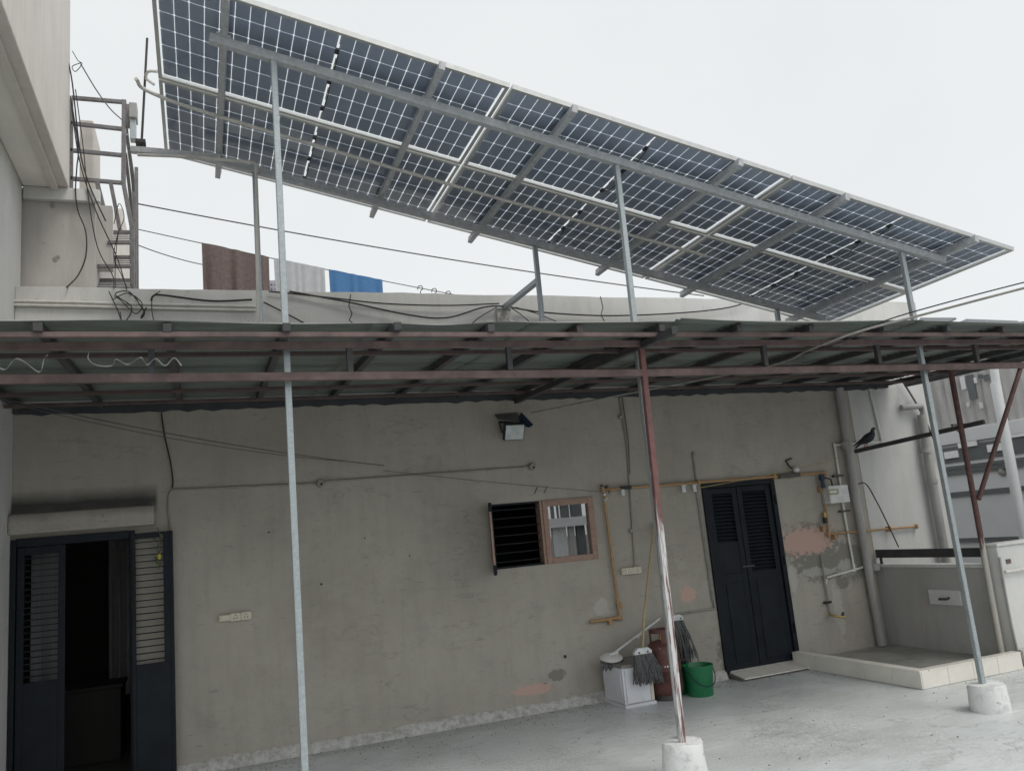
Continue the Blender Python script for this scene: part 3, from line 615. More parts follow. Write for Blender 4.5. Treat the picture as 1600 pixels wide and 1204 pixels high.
for i, (q, w_, m_) in enumerate(((.06,.05,'white_enamel'), (.15,.055,'curtain'), (.25,.025,'white_enamel'), (.31,.02,'white_enamel'), (.38,.03,'curtain'))):  # pale strips behind the glass stand in for the pane's bright reflections
    MB().box((xm+q,7.66,z0+.0), (xm+q+w_,7.665,z0+.35)).build('reflection_strip', m_, wn)
MB().box((xm+.05,7.67,z0+.44), (x1-.2,7.675,z0+.52)).build('reflection_strip', 'white_enamel', wn)
for q in (.2,.23,.26,.29): MB().box((xm+q,7.664,z0+.52), (xm+q+.014,7.668,z1)).build('reflection_strip', 'white_enamel', wn)
hx = V3(x0+.01, 7.485, 0); dr = V3(-.335, -.942, 0); dr /= np.linalg.norm(dr)
def SH(t, z, n_=0.): return hx + dr*t + V3(-dr[1], dr[0], 0)*n_*-1 + V3(0, 0, z)
mb = MB()
for a, b, c_, d in ((0,.055,z0-.03,z1+.0), (.43,.485,z0-.03,z1)): mb.bar(SH((a+b)/2, c_), SH((a+b)/2, d), b-a, .03, V3(-dr[1], dr[0], 0))
for z in (z0, z1-.03): mb.bar(SH(.055, z), SH(.43, z), .03, .055)
shf = mb.build('shutter_frame', 'navy_paint', wn, bevel=.003)
MB().add([SH(.05,z0+.02), SH(.435,z0+.02), SH(.435,z1-.05), SH(.05,z1-.05)], [(0,1,2,3)]).build('pane', 'window_glass', shf)
MB().bar(SH(.492, z0+.06), SH(.492, z1-.08), .010, .02, V3(-dr[1], dr[0], 0)).build('edge_strip', 'wood_frame', shf)

# ------------------------------------------------------------------ pipes, meters and wiring on the wall
def pipe(o, name, pts, r, mat, d=.04, n=10): return MB().tube([W(x, y, d) for x, y in pts], r, n).build(name, mat, o, smooth=60)
gp = thing('gas_pipe', 'rusty yellow gas pipe across the wall, window to meter', 'gas pipe', W(942, 765))
pipe(gp, 'pipe', [(922,971),(969,964)], .016, 'gas_pipe'); pipe(gp, 'pipe', [(969,966),(942,763)], .014, 'gas_pipe'); pipe(gp, 'pipe', [(940,765),(1290,738)], .014, 'gas_pipe')
pipe(gp, 'pipe', [(1283,742),(1296,836)], .012, 'gas_pipe', .035); pipe(gp, 'pipe', [(1292,834),(1433,822)], .012, 'gas_pipe', .035)
for x, y in ((969,965),(942,764),(1289,739),(1295,835),(1432,822)): MB().lathe([(0,-.028),(.016,-.026),(.021,-.01),(.021,.01),(.016,.026),(0,.028)], W(x,y,.04), 14).build('elbow', 'gas_pipe', gp, smooth=60)
for x, y in ((966,945),(950,970),(1088,754),(1206,745),(1278,765),(1282,826),(1300,838),(1385,826)): 
    p = W(x, y); MB().box(p+V3(-.014,-.062,-.03), p+V3(.014,0,.03)).build('clamp', 'gas_pipe', gp, bevel=.004)
MB().bar(W(1216,744,.045), W(1249,741,.045), .045, .045).build('sleeve', 'steel_dark', gp, bevel=.004); MB().bar(W(969,762,.045), W(986,761,.045), .034, .034).build('sleeve', 'cable_black', gp, bevel=.004)
gm = thing('gas_meter', 'small white gas meter at the right end of the yellow pipe', 'gas meter', W(1299, 776))
a, b = W(1285,788), W(1311,758); MB().box((a[0],7.36,a[2]), (b[0],7.49,b[2])).build('body', 'meter_white', gm, bevel=.012); gmb = gm.children[0]
a, b = W(1294,773,.14), W(1309,763,.14); MB().box((a[0],7.352,a[2]), (b[0],7.362,b[2])).build('dial_panel', 'meter_panel', gmb, bevel=.002)
a, b = W(1297,770,.15), W(1307,766,.15); MB().box((a[0],7.348,a[2]), (b[0],7.353,b[2])).build('counter', 'white_enamel', gmb)
pipe(gm, 'inlet', [(1287,762),(1284,744)], .02, 'valve_blue', .08); pipe(gm, 'outlet', [(1302,762),(1298,748),(1289,746)], .011, 'steel_dark', .08)
MB().lathe([(0,-.035),(.028,-.03),(.03,0),(.028,.03),(0,.035)], W(1284,746,.06), 14).build('valve', 'valve_blue', gm, smooth=60)
pipe(gm, 'regulator', [(1288,800),(1290,813)], .02, 'brass', .05); pipe(gm, 'regulator_cap', [(1289,808),(1290,817)], .024, 'cable_black', .05)

dp = thing('downpipe', 'grey rain downpipe on the wall behind the pigeon', 'pipe', W(1378,1010))
MB().tube([W(1311,606,.07), W(1336,770,.07), W(1378,1008,.07)], .047, 16).build('pipe', 'pvc_grey', dp, smooth=60)
for x, y in ((1335,762),(1366,880),(1322,690)): MB().tube([W(x,y,.07), W(x+1.6,y+11,.07)], .056, 16).build('collar', 'pvc_grey', dp, smooth=60)
bp = thing('downpipe', 'thick grey pipe on the sunlit wall end, right of the pigeon', 'pipe', W(1478,880))
MB().tube([W(1440,648,.09), W(1455,745,.09), W(1480,884,.09)], .052, 18).build('pipe', 'pvc_grey', bp, smooth=60); MB().tube([W(1408,637,.05), W(1440,634,.09), W(1443,650,.09)], .036, 12).build('elbow', 'pvc_grey', bp, smooth=60)
for x, y in ((1446,700),(1456,748)): MB().tube([W(x,y,.09), W(x+1,y+7,.09)], .06, 18).build('collar', 'pvc_grey', bp, smooth=60)
wp = thing('water_pipe', 'slim white water pipe stepping down the wall beside the grey downpipe', 'pipe', W(1335,890))
for a, b in (((1357,600),(1378,690)), ((1378,690),(1304,695)), ((1304,695),(1319,800)), ((1319,800),(1335,890)), ((1335,890),(1292,902)), ((1335,890),(1352,884))): pipe(wp, 'pipe', [a, b], .013, 'pvc_white', .025)
for x, y in ((1378,690),(1304,695),(1335,890)): MB().lathe([(0,-.02),(.017,-.018),(.019,0),(.017,.018),(0,.02)], W(x,y,.025), 12).build('elbow', 'pvc_white', wp, smooth=60)
for x, y in ((1309,743),(1319,798)): MB().box(W(x-5,y+2,.05), W(x+5,y-2,.01)).build('clip', 'steel_dark', wp)
tp = thing('water_tap', 'rusty standpipe with a tap on the peeling wall above the basin', 'tap', W(1297,960))
pipe(tp, 'pipe', [(1283,866),(1290,915),(1298,962)], .011, 'conduit_grey', .03); pipe(tp, 'pipe', [(1290,912),(1292,904)], .012, 'pvc_white', .03)
MB().tube([W(1298,958,.03), W(1299,961,.09), W(1306,962,.13), W(1320,964,.15)], .012, 8).build('spout', 'brass', tp, smooth=60); MB().tube([W(1316,961,.13), W(1318,956,.13)], .014, 8).build('handle', 'steel_dark', tp, smooth=60); MB().box(W(1290,943,.05), W(1296,938,.015)).build('clip', 'cable_black', tp)

ec = thing('wall_conduit', 'thin grey conduit running left of the window with two junction boxes', 'conduit', W(500,753))
pipe(ec, 'conduit', [(270,765),(495,755)], .009, 'conduit_grey', .012); pipe(ec, 'conduit', [(505,752),(825,729)], .009, 'conduit_grey', .012)
MB().tube([W(x,y,.012) for x,y in ((270,765),(266,768),(263,776),(262,790),(265,815),(266,828))], .008, 8).build('conduit', 'conduit_grey', ec, smooth=60)
for x, y in ((500,755),(830,729)):
    MB().lathe([(0,.05),(.03,.05),(.036,.04),(.036,0)], W(x,y), 18, (0,-1,0)).build('junction_box', 'conduit_grey', ec, smooth=40)
    MB().lathe([(0,.062),(.009,.06),(.010,.05)], W(x+1,y+2), 10, (0,-1,0)).build('bulb_holder', 'cable_black', ec, smooth=40)
ac = thing('wall_conduit', 'vertical grey conduit dropping to the switch board right of the window', 'conduit', W(990,885))
pipe(ac, 'conduit', [(967,618),(980,700),(992,884)], .009, 'conduit_grey', .012); pipe(ac, 'conduit', [(972,618),(982,690),(984,740)], .006, 'cable_grey', .02)
for x, y in ((969,652),(986,829)): MB().box(W(x-3,y+3), W(x+3,y-3,.03)).build('saddle', 'conduit_grey', ac)
bc = thing('wall_conduit', 'grey conduit beside the right door bending left above the cylinder', 'conduit', W(1117,950))
pipe(bc, 'conduit', [(1083,709),(1090,765),(1117,950)], .011, 'conduit_grey', .015); pipe(bc, 'conduit', [(1117,950),(1058,959)], .010, 'conduit_grey', .015)
pipe(bc, 'conduit', [(1088,766),(1113,938)], .007, 'conduit_grey', .012)
MB().lathe([(0,.03),(.02,.03),(.022,0)], W(1083,709), 12, (0,-1,0)).build('junction_box', 'conduit_grey', bc, smooth=40)
def switch_board(label, q0, q1, sockets):
    a, b = W(*q0), W(*q1); t = thing('switch_board', label, 'switch board', a, 'switch boards on the wall')
    MB().box((a[0],7.462,min(a[2],b[2])), (b[0],7.5,max(a[2],b[2]))).build('box', 'switch_ivory', t, bevel=.005)
    zc_ = (a[2]+b[2])/2; w_ = b[0]-a[0]
    for s_ in sockets:
        cx = a[0]+w_*s_; pl_ = MB().box((cx-.04,7.456,zc_-.032), (cx+.04,7.463,zc_+.032)).build('socket_plate', 'switch_ivory', t, bevel=.003)
        for dx, dz in ((0,.014),(-.012,-.008),(.012,-.008)): MB().lathe([(0,.002),(.005,.002),(.005,0)], (cx+dx,7.456,zc_+dz), 8, (0,-1,0)).build('socket_hole', 'cable_black', pl_)
    MB().box((a[0]+.012,7.455,zc_-.018), (a[0]+.032,7.463,zc_+.018)).build('switch', 'switch_ivory', t, bevel=.002)
switch_board('long ivory switch board on the wall beside the open left door', (342,971), (393,955), (.5,.82))
switch_board('ivory switch board below and right of the window', (970,898), (999,884), (.35,.76))

# floodlight
fl = thing('floodlight', 'small black LED floodlight under the canopy above the window', 'floodlight', W(805,660))
c0 = W(803,674,.12); c0 = V3(*c0); tl = math.radians(28)
def FLp(x, y, z): return c0 + V3(x, -y*math.cos(tl)-z*math.sin(tl)*-1*0 , 0) + V3(0, z*math.sin(tl)*-1, z*math.cos(tl) - y*math.sin(tl))
def fbox(x0, x1, y0, y1, z0, z1):
    v = [FLp(x, y, z) for z in (z0, z1) for y in (y0, y1) for x in (x0, x1)]
    return MB().add(v, [(0,2,3,1),(4,5,7,6),(0,1,5,4),(2,6,7,3),(0,4,6,2),(1,3,7,5)])
fho = fbox(-.105,.105,-.03,.02,-.085,.085).build('housing', 'black_plastic', fl, bevel=.008); fbox(-.092,.092,.0205,.024,-.073,.073).build('reflector', 'reflector', fho, bevel=.002); fbox(-.03,.03,.0245,.03,-.03,.03).build('led_module', 'reflector', fho)
fbox(-.09,.09,.033,.036,-.072,.072).build('lens', 'lamp_glass', fho)
MB().tube([c0+V3(-.11,.03,0), c0+V3(-.11,.1,.11), c0+V3(.11,.1,.11), c0+V3(.11,.03,0)], .009, 6).build('bracket', 'steel_dark', fl)
MB().prism([W(773,648,.005), W(778,656,.12), W(812,660,.12), W(808,645,.005)], (0,0,.008)).build('rain_shield', 'rail_grey', fl)
MB().prism([W(815,645,.02), W(833,664,.1), W(826,668,.12), W(806,660,.1)], (0,.004,.01)).build('rain_shield', 'valve_blue', fl)

# small line of pegs, bulb and cord under the gas pipe
bl = thing('wall_bulb', 'white bulb in a holder on the wall left of the gas meter', 'bulb', W(1240,733))
MB().lathe([(0,-.04),(.02,-.036),(.034,-.01),(.03,.015),(.016,.035),(0,.036)], W(1244,733,.06), 18, (1,0,-.5)).build('globe', 'white_enamel', bl, smooth=80); MB().tube([W(1240,733,.06), W(1233,728,.03), W(1228,720,.02), W(1237,716,.02)], .010, 6).build('holder', 'steel_dark', bl, smooth=60)
cable('twine', 'thin yellow cord tied along the gas pipe over the right door', 'cord', sag(W(1090,762,.09), W(1310,715,.1), .02), .004, 'bamboo', 5)
cable('twine', 'thin cord strung low across the wall above the window', 'cord', sag(W(600,735,.1), W(942,768,.08), .01), .0025, 'cord_dark', 4)
for x, y, e_ in ((837,765,'left'),(852,764,'right')):
    tag(MB().bar(W(x-2,y+6,.1), W(x+3,y-5,.1), .008, .012).build('clothes_peg', 'cable_grey', bevel=.002), 'small clothes peg above the window, the '+e_+' one of two', 'peg', 'pegs above the window')
for x, y, lb in ((973,769,'white clip hanging under the gas pipe beside the window'), (1068,764,'white clip hanging under the gas pipe beside the red column'), (1085,763,'white clip hanging under the gas pipe at the door conduit')):
    t = thing('pipe_clip', lb, 'clip', W(x, y), 'white clips under the gas pipe')
    MB().box(W(x-3,y-5,.06), W(x+4,y-7,.05)).build('hook', 'mop_plastic', t); MB().box(W(x-1,y+5,.06), W(x+2,y-4.9,.052)).build('tab', 'mop_plastic', t)

vc = thing('pipe_valve', 'small cluster of fittings at the corner of the gas pipe above the switch board', 'valve', W(946,768))
for x, y, r, m_ in ((948,760,.016,'steel_dark'),(944,772,.014,'mop_plastic'),(952,768,.012,'brass'),(940,758,.011,'steel_dark'),(946,780,.012,'mop_plastic')):
    MB().lathe([(0,.03),(r*.8,.028),(r,.01),(r,-.02),(0,-.022)], W(x,y,.06), 10, (random.uniform(-.6,.6),-1,random.uniform(-.6,.6))).build('fitting', m_, vc, smooth=50)
# ------------------------------------------------------------------ things standing against the wall
wb = thing('storage_box', 'low white laminate box on the floor under the mops', 'box', (3.68, 7.2, 0))
MB().box((3.535,7.02,.03), (3.84,7.42,.35)).build('body', 'white_laminate', wb, bevel=.004); MB().box((3.525,7.0,.352), (3.87,7.44,.375)).build('lid', 'box_edge', wb, bevel=.004)
MB().box((3.53,7.006,0), (3.85,7.43,.028)).build('plinth', 'white_laminate', wb, bevel=.003); MB().box((3.558,7.008,.04), (3.80,7.0195,.345)).build('front_panel', 'white_laminate', wb, bevel=.002)
MB().box((3.805,7.012,.04), (3.838,7.0195,.345)).build('edge_strip', 'switch_ivory', wb); MB().box((3.527,7.05,.04), (3.5345,7.24,.345)).build('side_panel', 'white_laminate', wb, bevel=.002)
cy = thing('gas_cylinder', 'old red cooking gas cylinder between white box and green buckets', 'gas cylinder', (4.035, 7.12, 0)); cc = (4.035, 7.12, 0)
MB().lathe([(.11,.03),(.145,.06),(.158,.11),(.158,.26),(.1595,.262),(.1595,.268),(.158,.27),(.158,.42),(.142,.475),(.10,.515),(.05,.53),(0,.532)], cc, 36).build('body', 'cylinder_red', cy, smooth=40)
MB().lathe([(.125,0),(.128,0),(.128,.045),(.122,.045),(.122,0)], cc, 32).build('foot_ring', 'steel_dark', cy, smooth=40)
MB().lathe([(0,.52),(.02,.52),(.02,.56),(.014,.565),(.014,.585),(0,.587)], cc, 14).build('valve', 'brass', cy, smooth=40)
mb = MB()
for k in range(30):
    a0, a1 = 2*math.pi*k/30, 2*math.pi*(k+1)/30
    top = (k % 10) in (0, 1, 2); lo = .60 if not top else .49
    r0, r1 = .104, .108; P_ = lambda r, t, z: (cc[0]+r*math.cos(t), cc[1]+r*math.sin(t), z)
    v = [P_(r, t, z) for z in (lo, .63) for r, t in ((r0,a0),(r1,a0),(r1,a1),(r0,a1))]
    mb.add(v, [(0,3,2,1),(4,5,6,7),(0,1,5,4),(1,2,6,5),(2,3,7,6),(3,0,4,7)])
mb.build('valve_guard', 'cylinder_red', cy)
cyb = [o for o in cy.children if o.name.startswith('body')][0]
def print_marks(parent, c, r, rows_):                        # the worn white stencil on the shell
    for z, a0, a1, cnt, hh in rows_:
        for k in range(cnt):
            t = a0+(a1-a0)*k/cnt; w_ = (a1-a0)/cnt*random.uniform(.35, .75); z0 = z+random.uniform(-.004,.004); h_ = hh*random.uniform(.5, 1)
            MB().add([(c[0]+r*math.cos(q), c[1]+r*math.sin(q), zz) for zz in (z0, z0+h_) for q in (t, t+w_)], [(0,1,3,2)]).build('stencil_mark', 'mop_plastic', parent)
print_marks(cyb, cc, .1435, [(.462, math.radians(-130), math.radians(-82), 7, .012)]); print_marks(cyb, cc, .1605, [(.30, math.radians(-118), math.radians(-94), 3, .02)])
def bucket(label, c, r0, r1, h, tilt=0):
    t = thing('bucket', label, 'bucket', c, 'green buckets')
    MB().lathe([(0,.004),(r0,.0),(r0*1.01,.006),(r1,h*.9),(r1*1.03,h*.9),(r1*1.05,h*.97),(r1*1.05,h),(r1*1.01,h),(r1*.97,h*.96),(r0*.96,.012),(0,.012)], c, 36).build('body', 'bucket_green', t, smooth=35)
    pts = [V3(c[0]+r1*1.05*math.cos(q), c[1]-.012-r1*1.04*abs(math.sin(q)), c[2]+h*.93-.16*math.sin(q)**1) for q in np.linspace(0, math.pi, 17)]
    MB().tube(pts, .005, 6).build('handle', 'bucket_green' if tilt else 'valve_blue', t, smooth=60); return t
bucket('green plastic bucket standing in front, right of the gas cylinder', (4.335, 7.02, 0), .115, .138, .275); bucket('green bucket half hidden behind the front bucket and the column', (4.22, 7.25, 0), .11, .135, .28, 1)
def mop(label, head, hdir, handle, hmat, spread, length, cnt=90, plate=True, rr=.0075, wdt=.16):
    head = V3(*head); t = thing('mop', label, 'mop', head, 'mops leaning by the cylinder')
    MB().tube([V3(*p) for p in handle], .011, 10).build('handle', hmat, t, smooth=60)
    if plate:
        MB().prism([head+V3(-wdt/2,-.02,-.01), head+V3(wdt/2,-.02,-.01), head+V3(wdt/2,-.02,.02), head+V3(wdt*.3,-.02,.05), head+V3(-wdt*.3,-.02,.05), head+V3(-wdt/2,-.02,.02)], (0,.04,0)).build('clamp_plate', 'mop_plastic', t, bevel=.004)
        for dx in (-.045, .045): MB().lathe([(0,.0225),(.009,.0225),(.009,.02)], head+V3(dx,0,.012), 8, (0,-1,0)).build('rivet', 'cable_black', t)
    mb = MB(); hd_ = V3(*hdir)
    for k in range(cnt):
        s_ = random.uniform(-wdt*.48, wdt*.48); p = head+V3(s_, random.uniform(-.022,.012), -.005); L = length*random.uniform(.6, 1.0); q = [p]
        d = V3(s_*spread+random.uniform(-.1,.1), random.uniform(-.22,.05), -1.) + hd_
        for j in range(1, 6): q.append(p + d*L*j/5 + V3(random.uniform(-.008,.008), random.uniform(-.008,.008)-.02*math.sin(j*.6), 0))
        mb.tube(q, [rr, rr*1.1, rr, rr, rr*.9, rr*.6], 5)
    o = mb.build('yarn', 'mop_yarn', t, smooth=80); o['kind'] = 'stuff'; return t
h1 = aty(1004, 1020, 6.97)
mop('bamboo handled mop, its grey yarn spread over the front of the white box', h1, (.12,0,0), [h1+V3(-.0,-.0,.0), aty(1006, 965, 7.1), W(1022, 817, .04)], 'bamboo', 2.4, .27, 170, True, .007, .18)
h2 = aty(1056, 968, 7.32)
mop('white handled mop turned up behind the column, long grey yarn hanging', h2, (.12,0,0), [h2+V3(-.03,0,.02), W(1023, 814, .05)], 'mop_plastic', .5, .42, 110, True, .007, .15)
h3 = aty(955, 1029, 7.24); h3[2] = .42
t3 = mop('round headed mop lying flat on the box with a slanting white handle', h3, (0,-.3,0), [h3+V3(0,0,.02), aty(1031, 966, 7.38)], 'mop_plastic', 2.6, .1, 80, False, .007, .2)
MB().lathe([(0,.03),(.05,.03),(.105,.012),(.11,0),(.1,-.012),(0,-.012)], h3, 28, (0,-.25,1)).build('head_disc', 'pvc_white', t3, smooth=50); MB().tube([h3+V3(-.02,0,.02), h3+(aty(1031,966,7.38)-h3)*.13], [.024,.017], 10).build('socket', 'mop_plastic', t3, smooth=60)
MB().tube([h3+(aty(1031,966,7.38)-h3)*.5, h3+(aty(1031,966,7.38)-h3)*.64], .017, 10).build('grip', 'pvc_white', t3, smooth=60)

# ------------------------------------------------------------------ tiled wash basin and the low walls on the right
ba = thing('wash_basin', 'low cream tiled wash basin kerb in the right corner', 'basin', (6.4, 6.6, 0))
KZ = .155
MB().box((5.79,5.80,.002), (5.86,7.49,KZ-.012)).build('kerb_core', 'grout', ba); MB().box((5.86,5.80,.002), (6.98,5.87,KZ-.012)).build('kerb_core', 'grout', ba)
MB().box((5.86,5.87,.002), (7.09,7.49,.06)).build('basin_floor', 'tile_floor', ba)
ys = np.linspace(5.785, 7.47, 6)
for a, b in zip(ys, ys[1:]):
    MB().box((5.776,a+.002,.003), (5.789,b-.002,KZ-.011)).build('tile', 'tile_cream', ba, bevel=.0015)
    MB().box((5.772,a+.002,KZ-.0115), (5.874,b-.002,KZ)).build('tile', 'tile_cream', ba, bevel=.002)
xs_ = np.linspace(5.79, 7.0, 5)
for a, b in zip(xs_, xs_[1:]):
    MB().box((a+.002,5.786,.003), (b-.002,5.799,KZ-.011)).build('tile', 'tile_cream', ba, bevel=.0015)
    MB().box((a+(.088 if a < 5.8 else .002),5.782,KZ-.0115), (b-.002,5.874,KZ)).build('tile', 'tile_cream', ba, bevel=.002)
lw = thing('low_wall', 'stained low wall behind the basin with a square drain block', 'wall', (7.2, 6.8, 0))
lwm = MB().box((7.1,6.08,-.2), (7.26,7.50,.90)).build('masonry', 'plaster_low', lw, bevel=.01); MB().box((7.085,6.06,.90), (7.275,7.498,.93)).build('coping', 'plaster_pale', lw, bevel=.006)
a, b = atx(1455, 943, 7.1), atx(1500, 922, 7.1)
MB().box((7.085,min(a[1],b[1]),a[2]), (7.102,max(a[1],b[1]),b[2])).build('drain_block', 'white_enamel', lwm, bevel=.003); ym = (a[1]+b[1])/2
MB().tube([(7.09,ym-.06,(a[2]+b[2])/2-.0), (7.05,ym-.06,(a[2]+b[2])/2-.01), (7.03,ym+.02,(a[2]+b[2])/2-.01)], .013, 8).build('tap', 'steel_dark', lw, smooth=60)
rl = thing('wall_rail', 'dark flat steel rail above the low wall behind the basin', 'rail', (7.15, 6.8, .93))
MB().box((7.13,6.02,1.0), (7.155,7.49,1.09)).build('bar', 'dark_steel', rl, bevel=.003)
for y in (6.1, 7.42): MB().box((7.135,y,.93), (7.15,y+.03,1.0)).build('leg', 'dark_steel', rl)
nw = thing('low_wall', 'pale low wall to the right of the worn red column', 'wall', (7.8, 6.1, 0))
MB().box((7.115,5.92,-.2), (10.4,6.078,1.10)).build('masonry', 'plaster_pale', nw, bevel=.012); MB().box((7.10,5.90,1.10), (10.4,6.09,1.125)).build('coping', 'plaster_pale', nw, bevel=.006)
MB().tube([(7.13,5.89,.86), (10.3,5.89,.87)], .014, 8).build('pipe', 'pvc_white', nw, smooth=60)
mb = MB(); mb.box((7.12,5.86,.002), (10.4,5.918,.15)); mb.build('skirting', 'limewash', nw, bevel=.02)
MB().tube(smoothline([(7.105,5.9,1.0), (7.09,5.9,.6), (7.10,5.9,.1)]), .012, 6).build('conduit', 'pvc_grey', nw, smooth=60)
MB().box((7.2,5.912,.93), (7.26,5.921,.97)).build('rust_mark', 'red_oxide', nw)
MB().box((7.6, -5, -.25), (10.4, 5.85, -.004)).build('side_terrace', 'floor_coat')['kind'] = 'structure'
# the dark pole the pigeon sits on
pa, pb = aty(1336, 705, 7.33), aty(1497, 668, 6.08); pd = (pb-pa); pc = pb + pd*.22
bpole = thing('perch_pole', 'dark pole slung from the downpipe to the worn red column', 'pole', pa); MB().bar(pa, pc, .036, .045).build('pole', 'dark_steel', bpole, bevel=.006)
MB().tube([pb+V3(-.05,.03,.035), pb+V3(.06,-.04,.03), pb+V3(.05,.05,-.035), pb+V3(-.05,.03,.035)], .008, 6).build('rope_tie', 'cord_dark', bpole)
# pigeon: one lofted body from tail to beak
pg = thing('pigeon', 'dark grey pigeon perched on the dark pole, facing right', 'pigeon', pa+pd*.12)
ax = pd/np.linalg.norm(pd); side = V3(-ax[1], ax[0], 0); side /= np.linalg.norm(side); zz = V3(0, 0, 1)
hor = V3(ax[0], ax[1], 0); hor /= np.linalg.norm(hor)
def G(a, z): return pa + pd*.10 + hor*a*.85 + zz*(z*.72+.028)
spine = [(-.13,.0,.022,.005),(-.10,.02,.026,.008),(-.05,.055,.034,.016),(-.02,.075,.045,.034),(.03,.095,.058,.055),(.08,.12,.062,.066),(.125,.145,.054,.064),(.155,.175,.040,.050),(.168,.205,.028,.034),(.174,.228,.023,.026),(.182,.245,.024,.024),(.198,.252,.020,.019),(.21,.25,.010,.010),(.22,.248,.004,.005),(.236,.243,.001,.001)]
mb = MB(); rings = []; n_ = 18
for i, (a, z, w_, h_) in enumerate(spine):
    a0, z0 = spine[max(i-1,0)][:2]; a1, z1 = spine[min(i+1,len(spine)-1)][:2]; t_h = math.atan2(z1-z0, a1-a0)
    up_ = hor*-math.sin(t_h) + zz*math.cos(t_h); w_ *= .78; h_ *= .78; rings.append([G(a, z) + side*w_*math.cos(2*math.pi*k/n_) + up_*h_*math.sin(2*math.pi*k/n_) for k in range(n_)])
v = [p for r in rings for p in r]; mb.add(v, [(i*n_+k, i*n_+(k+1)%n_, (i+1)*n_+(k+1)%n_, (i+1)*n_+k) for i in range(len(spine)-1) for k in range(n_)] + [tuple(range(n_)), tuple((len(spine)-1)*n_+k for k in range(n_))])
mb.build('body', 'feather', pg, smooth=80)
for s_ in (-1, 1):
    wg = MB(); pts = [(-.14,.03),(-.06,.05),(.03,.07),(.10,.11),(.11,.15),(.05,.14),(-.03,.10),(-.10,.06)]
    off = [.022,.036,.05,.05,.04,.044,.034,.024]
    wg.add([G(a, z)+side*s_*q for (a, z), q in zip(pts, off)] + [G(a, z)+side*s_*(q+.008) for (a, z), q in zip(pts, off)], [tuple(range(8)), tuple(range(8,16))] + [(i,(i+1)%8,8+(i+1)%8,8+i) for i in range(8)]); wg.build('wing', 'feather', pg)
    MB().tube([G(.03,.05)+side*s_*.025, G(.035,.0)+side*s_*.02, G(.03,-.012)+side*s_*.02], .005, 6).build('leg', 'pink_leg', pg); MB().tube([G(.0,-.01)+side*s_*.02, G(.07,-.003)+side*s_*.02], .005, 6).build('foot', 'pink_leg', pg)
    MB().lathe([(0,.003),(.004,.002),(.005,0)], G(.192,.254)+side*s_*.02, 8, side*s_).build('eye', 'lemon', pg)

# ------------------------------------------------------------------ neighbour on the right
NX = 10.6
nb = thing('neighbour_building', 'white neighbouring building with grey bands and sheet fence, far right', 'building', (NX, 8, -7))
nbw = MB().box((NX, 2, -7), (NX+5, 10.2, 2.52)).build('wall', 'neighbour_white', nb); MB().box((NX-.05, 2, 2.36), (NX+.3, 10.2, 2.56)).build('ledge', 'neighbour_white', nb, bevel=.01)
def nbox(name, q0, q1, d, mat, bev=0):
    a, b = atx(*q0, NX), atx(*q1, NX); return MB().box((NX-d, min(a[1],b[1]), min(a[2],b[2])), (NX-.001, max(a[1],b[1]), max(a[2],b[2]))).build(name, mat, nb, bevel=bev)
zl = lambda x, y: atx(x, y, NX)[2]
for z0, z1, m_, d_ in ((zl(1490,722), zl(1490,698), 'neighbour_grey', .02), (zl(1490,733), zl(1490,728), 'neighbour_grey', .04), (zl(1490,741), zl(1490,735.5), 'neighbour_grey', .04), (zl(1498,775), zl(1498,768), 'neighbour_grey', .03), (zl(1512,846), zl(1512,840), 'neighbour_grey', .03)):
    MB().box((NX-d_, 5, z0), (NX-.001, 9.45, z1)).build('band', m_, nbw)
zb = zl(1490,712); zt = zl(1490,698)
for (x, y, w_) in ((1487,711,22),(1512,694,30),(1558,700,30),(1590,678,30)):
    a, b = atx(x-w_/2, y, NX-.03), atx(x+w_/2, y, NX-.03)
    MB().box((NX-.045, min(a[1],b[1]), a[2]-.06), (NX-.0205, max(a[1],b[1]), a[2]+.045)).build('band_block', 'block_white', nbw, bevel=.004)
fz0, fz1 = 2.56, 3.75
for s in range(4):                                          # upright ribbed sheets
    mb = MB(); y0 = 9.9 - s*.62; pts = []
    for q in range(25):
        t = q/24; pts.append((NX+.05+.02*(1 if (q % 6) in (0, 1, 2) else -1)*(.8+.2*random.random()) + .012*s % .03, y0 - t*.63))
    for (xa, ya), (xb, yb) in zip(pts, pts[1:]): mb.add([(xa,ya,fz0),(xb,yb,fz0),(xb,yb,fz1),(xa,ya,fz1)], [(0,1,2,3)])
    mb.build('fence_sheet', 'sheet_grey', nb)
for (x, y, w_, h_) in ((1503,598,3.4,22),(1516,604,4,40),(1522,594,3.4,10),(1511,632,3,8),(1531,633,3,10),(1530,588,6,8),(1540,590,6,12)):
    a, b = atx(x-w_/2, y+h_/2, NX), atx(x+w_/2, y-h_/2, NX); MB().box((NX+.018, min(a[1],b[1]), min(a[2],b[2])), (NX+.026, max(a[1],b[1]), max(a[2],b[2]))).build('fence_slot', 'neighbour_white' if w_ < 3.5 else 'neighbour_grey', nb)
MB().box((NX+1.5, 2, 2.5), (NX+4, 8.8, 3.95)).build('penthouse', 'neighbour_cream', nb)
MB().tube([atx(1555,598,NX-.5), atx(1603,850,NX-.5)], .066, 16).build('drain_stack', 'neighbour_white', nb, smooth=60)
MB().tube([atx(1551,560,NX-.5), atx(1557,602,NX-.5)], .055, 14).build('drain_stack_top', 'neighbour_white', nb, smooth=60)
for i in range(18):
    y = 8.0 - i*.085; MB().bar((NX+.12,y,2.56), (NX+.12,y,3.62), .012, .012).build('rail_bar', 'rail_grey', nb)
for z in (2.75, 3.1, 3.62): MB().bar((NX+.12,8.05,z), (NX+.12,6.4,z), .02, .03).build('rail', 'rail_grey', nb)
a = atx(1577,757,NX); 
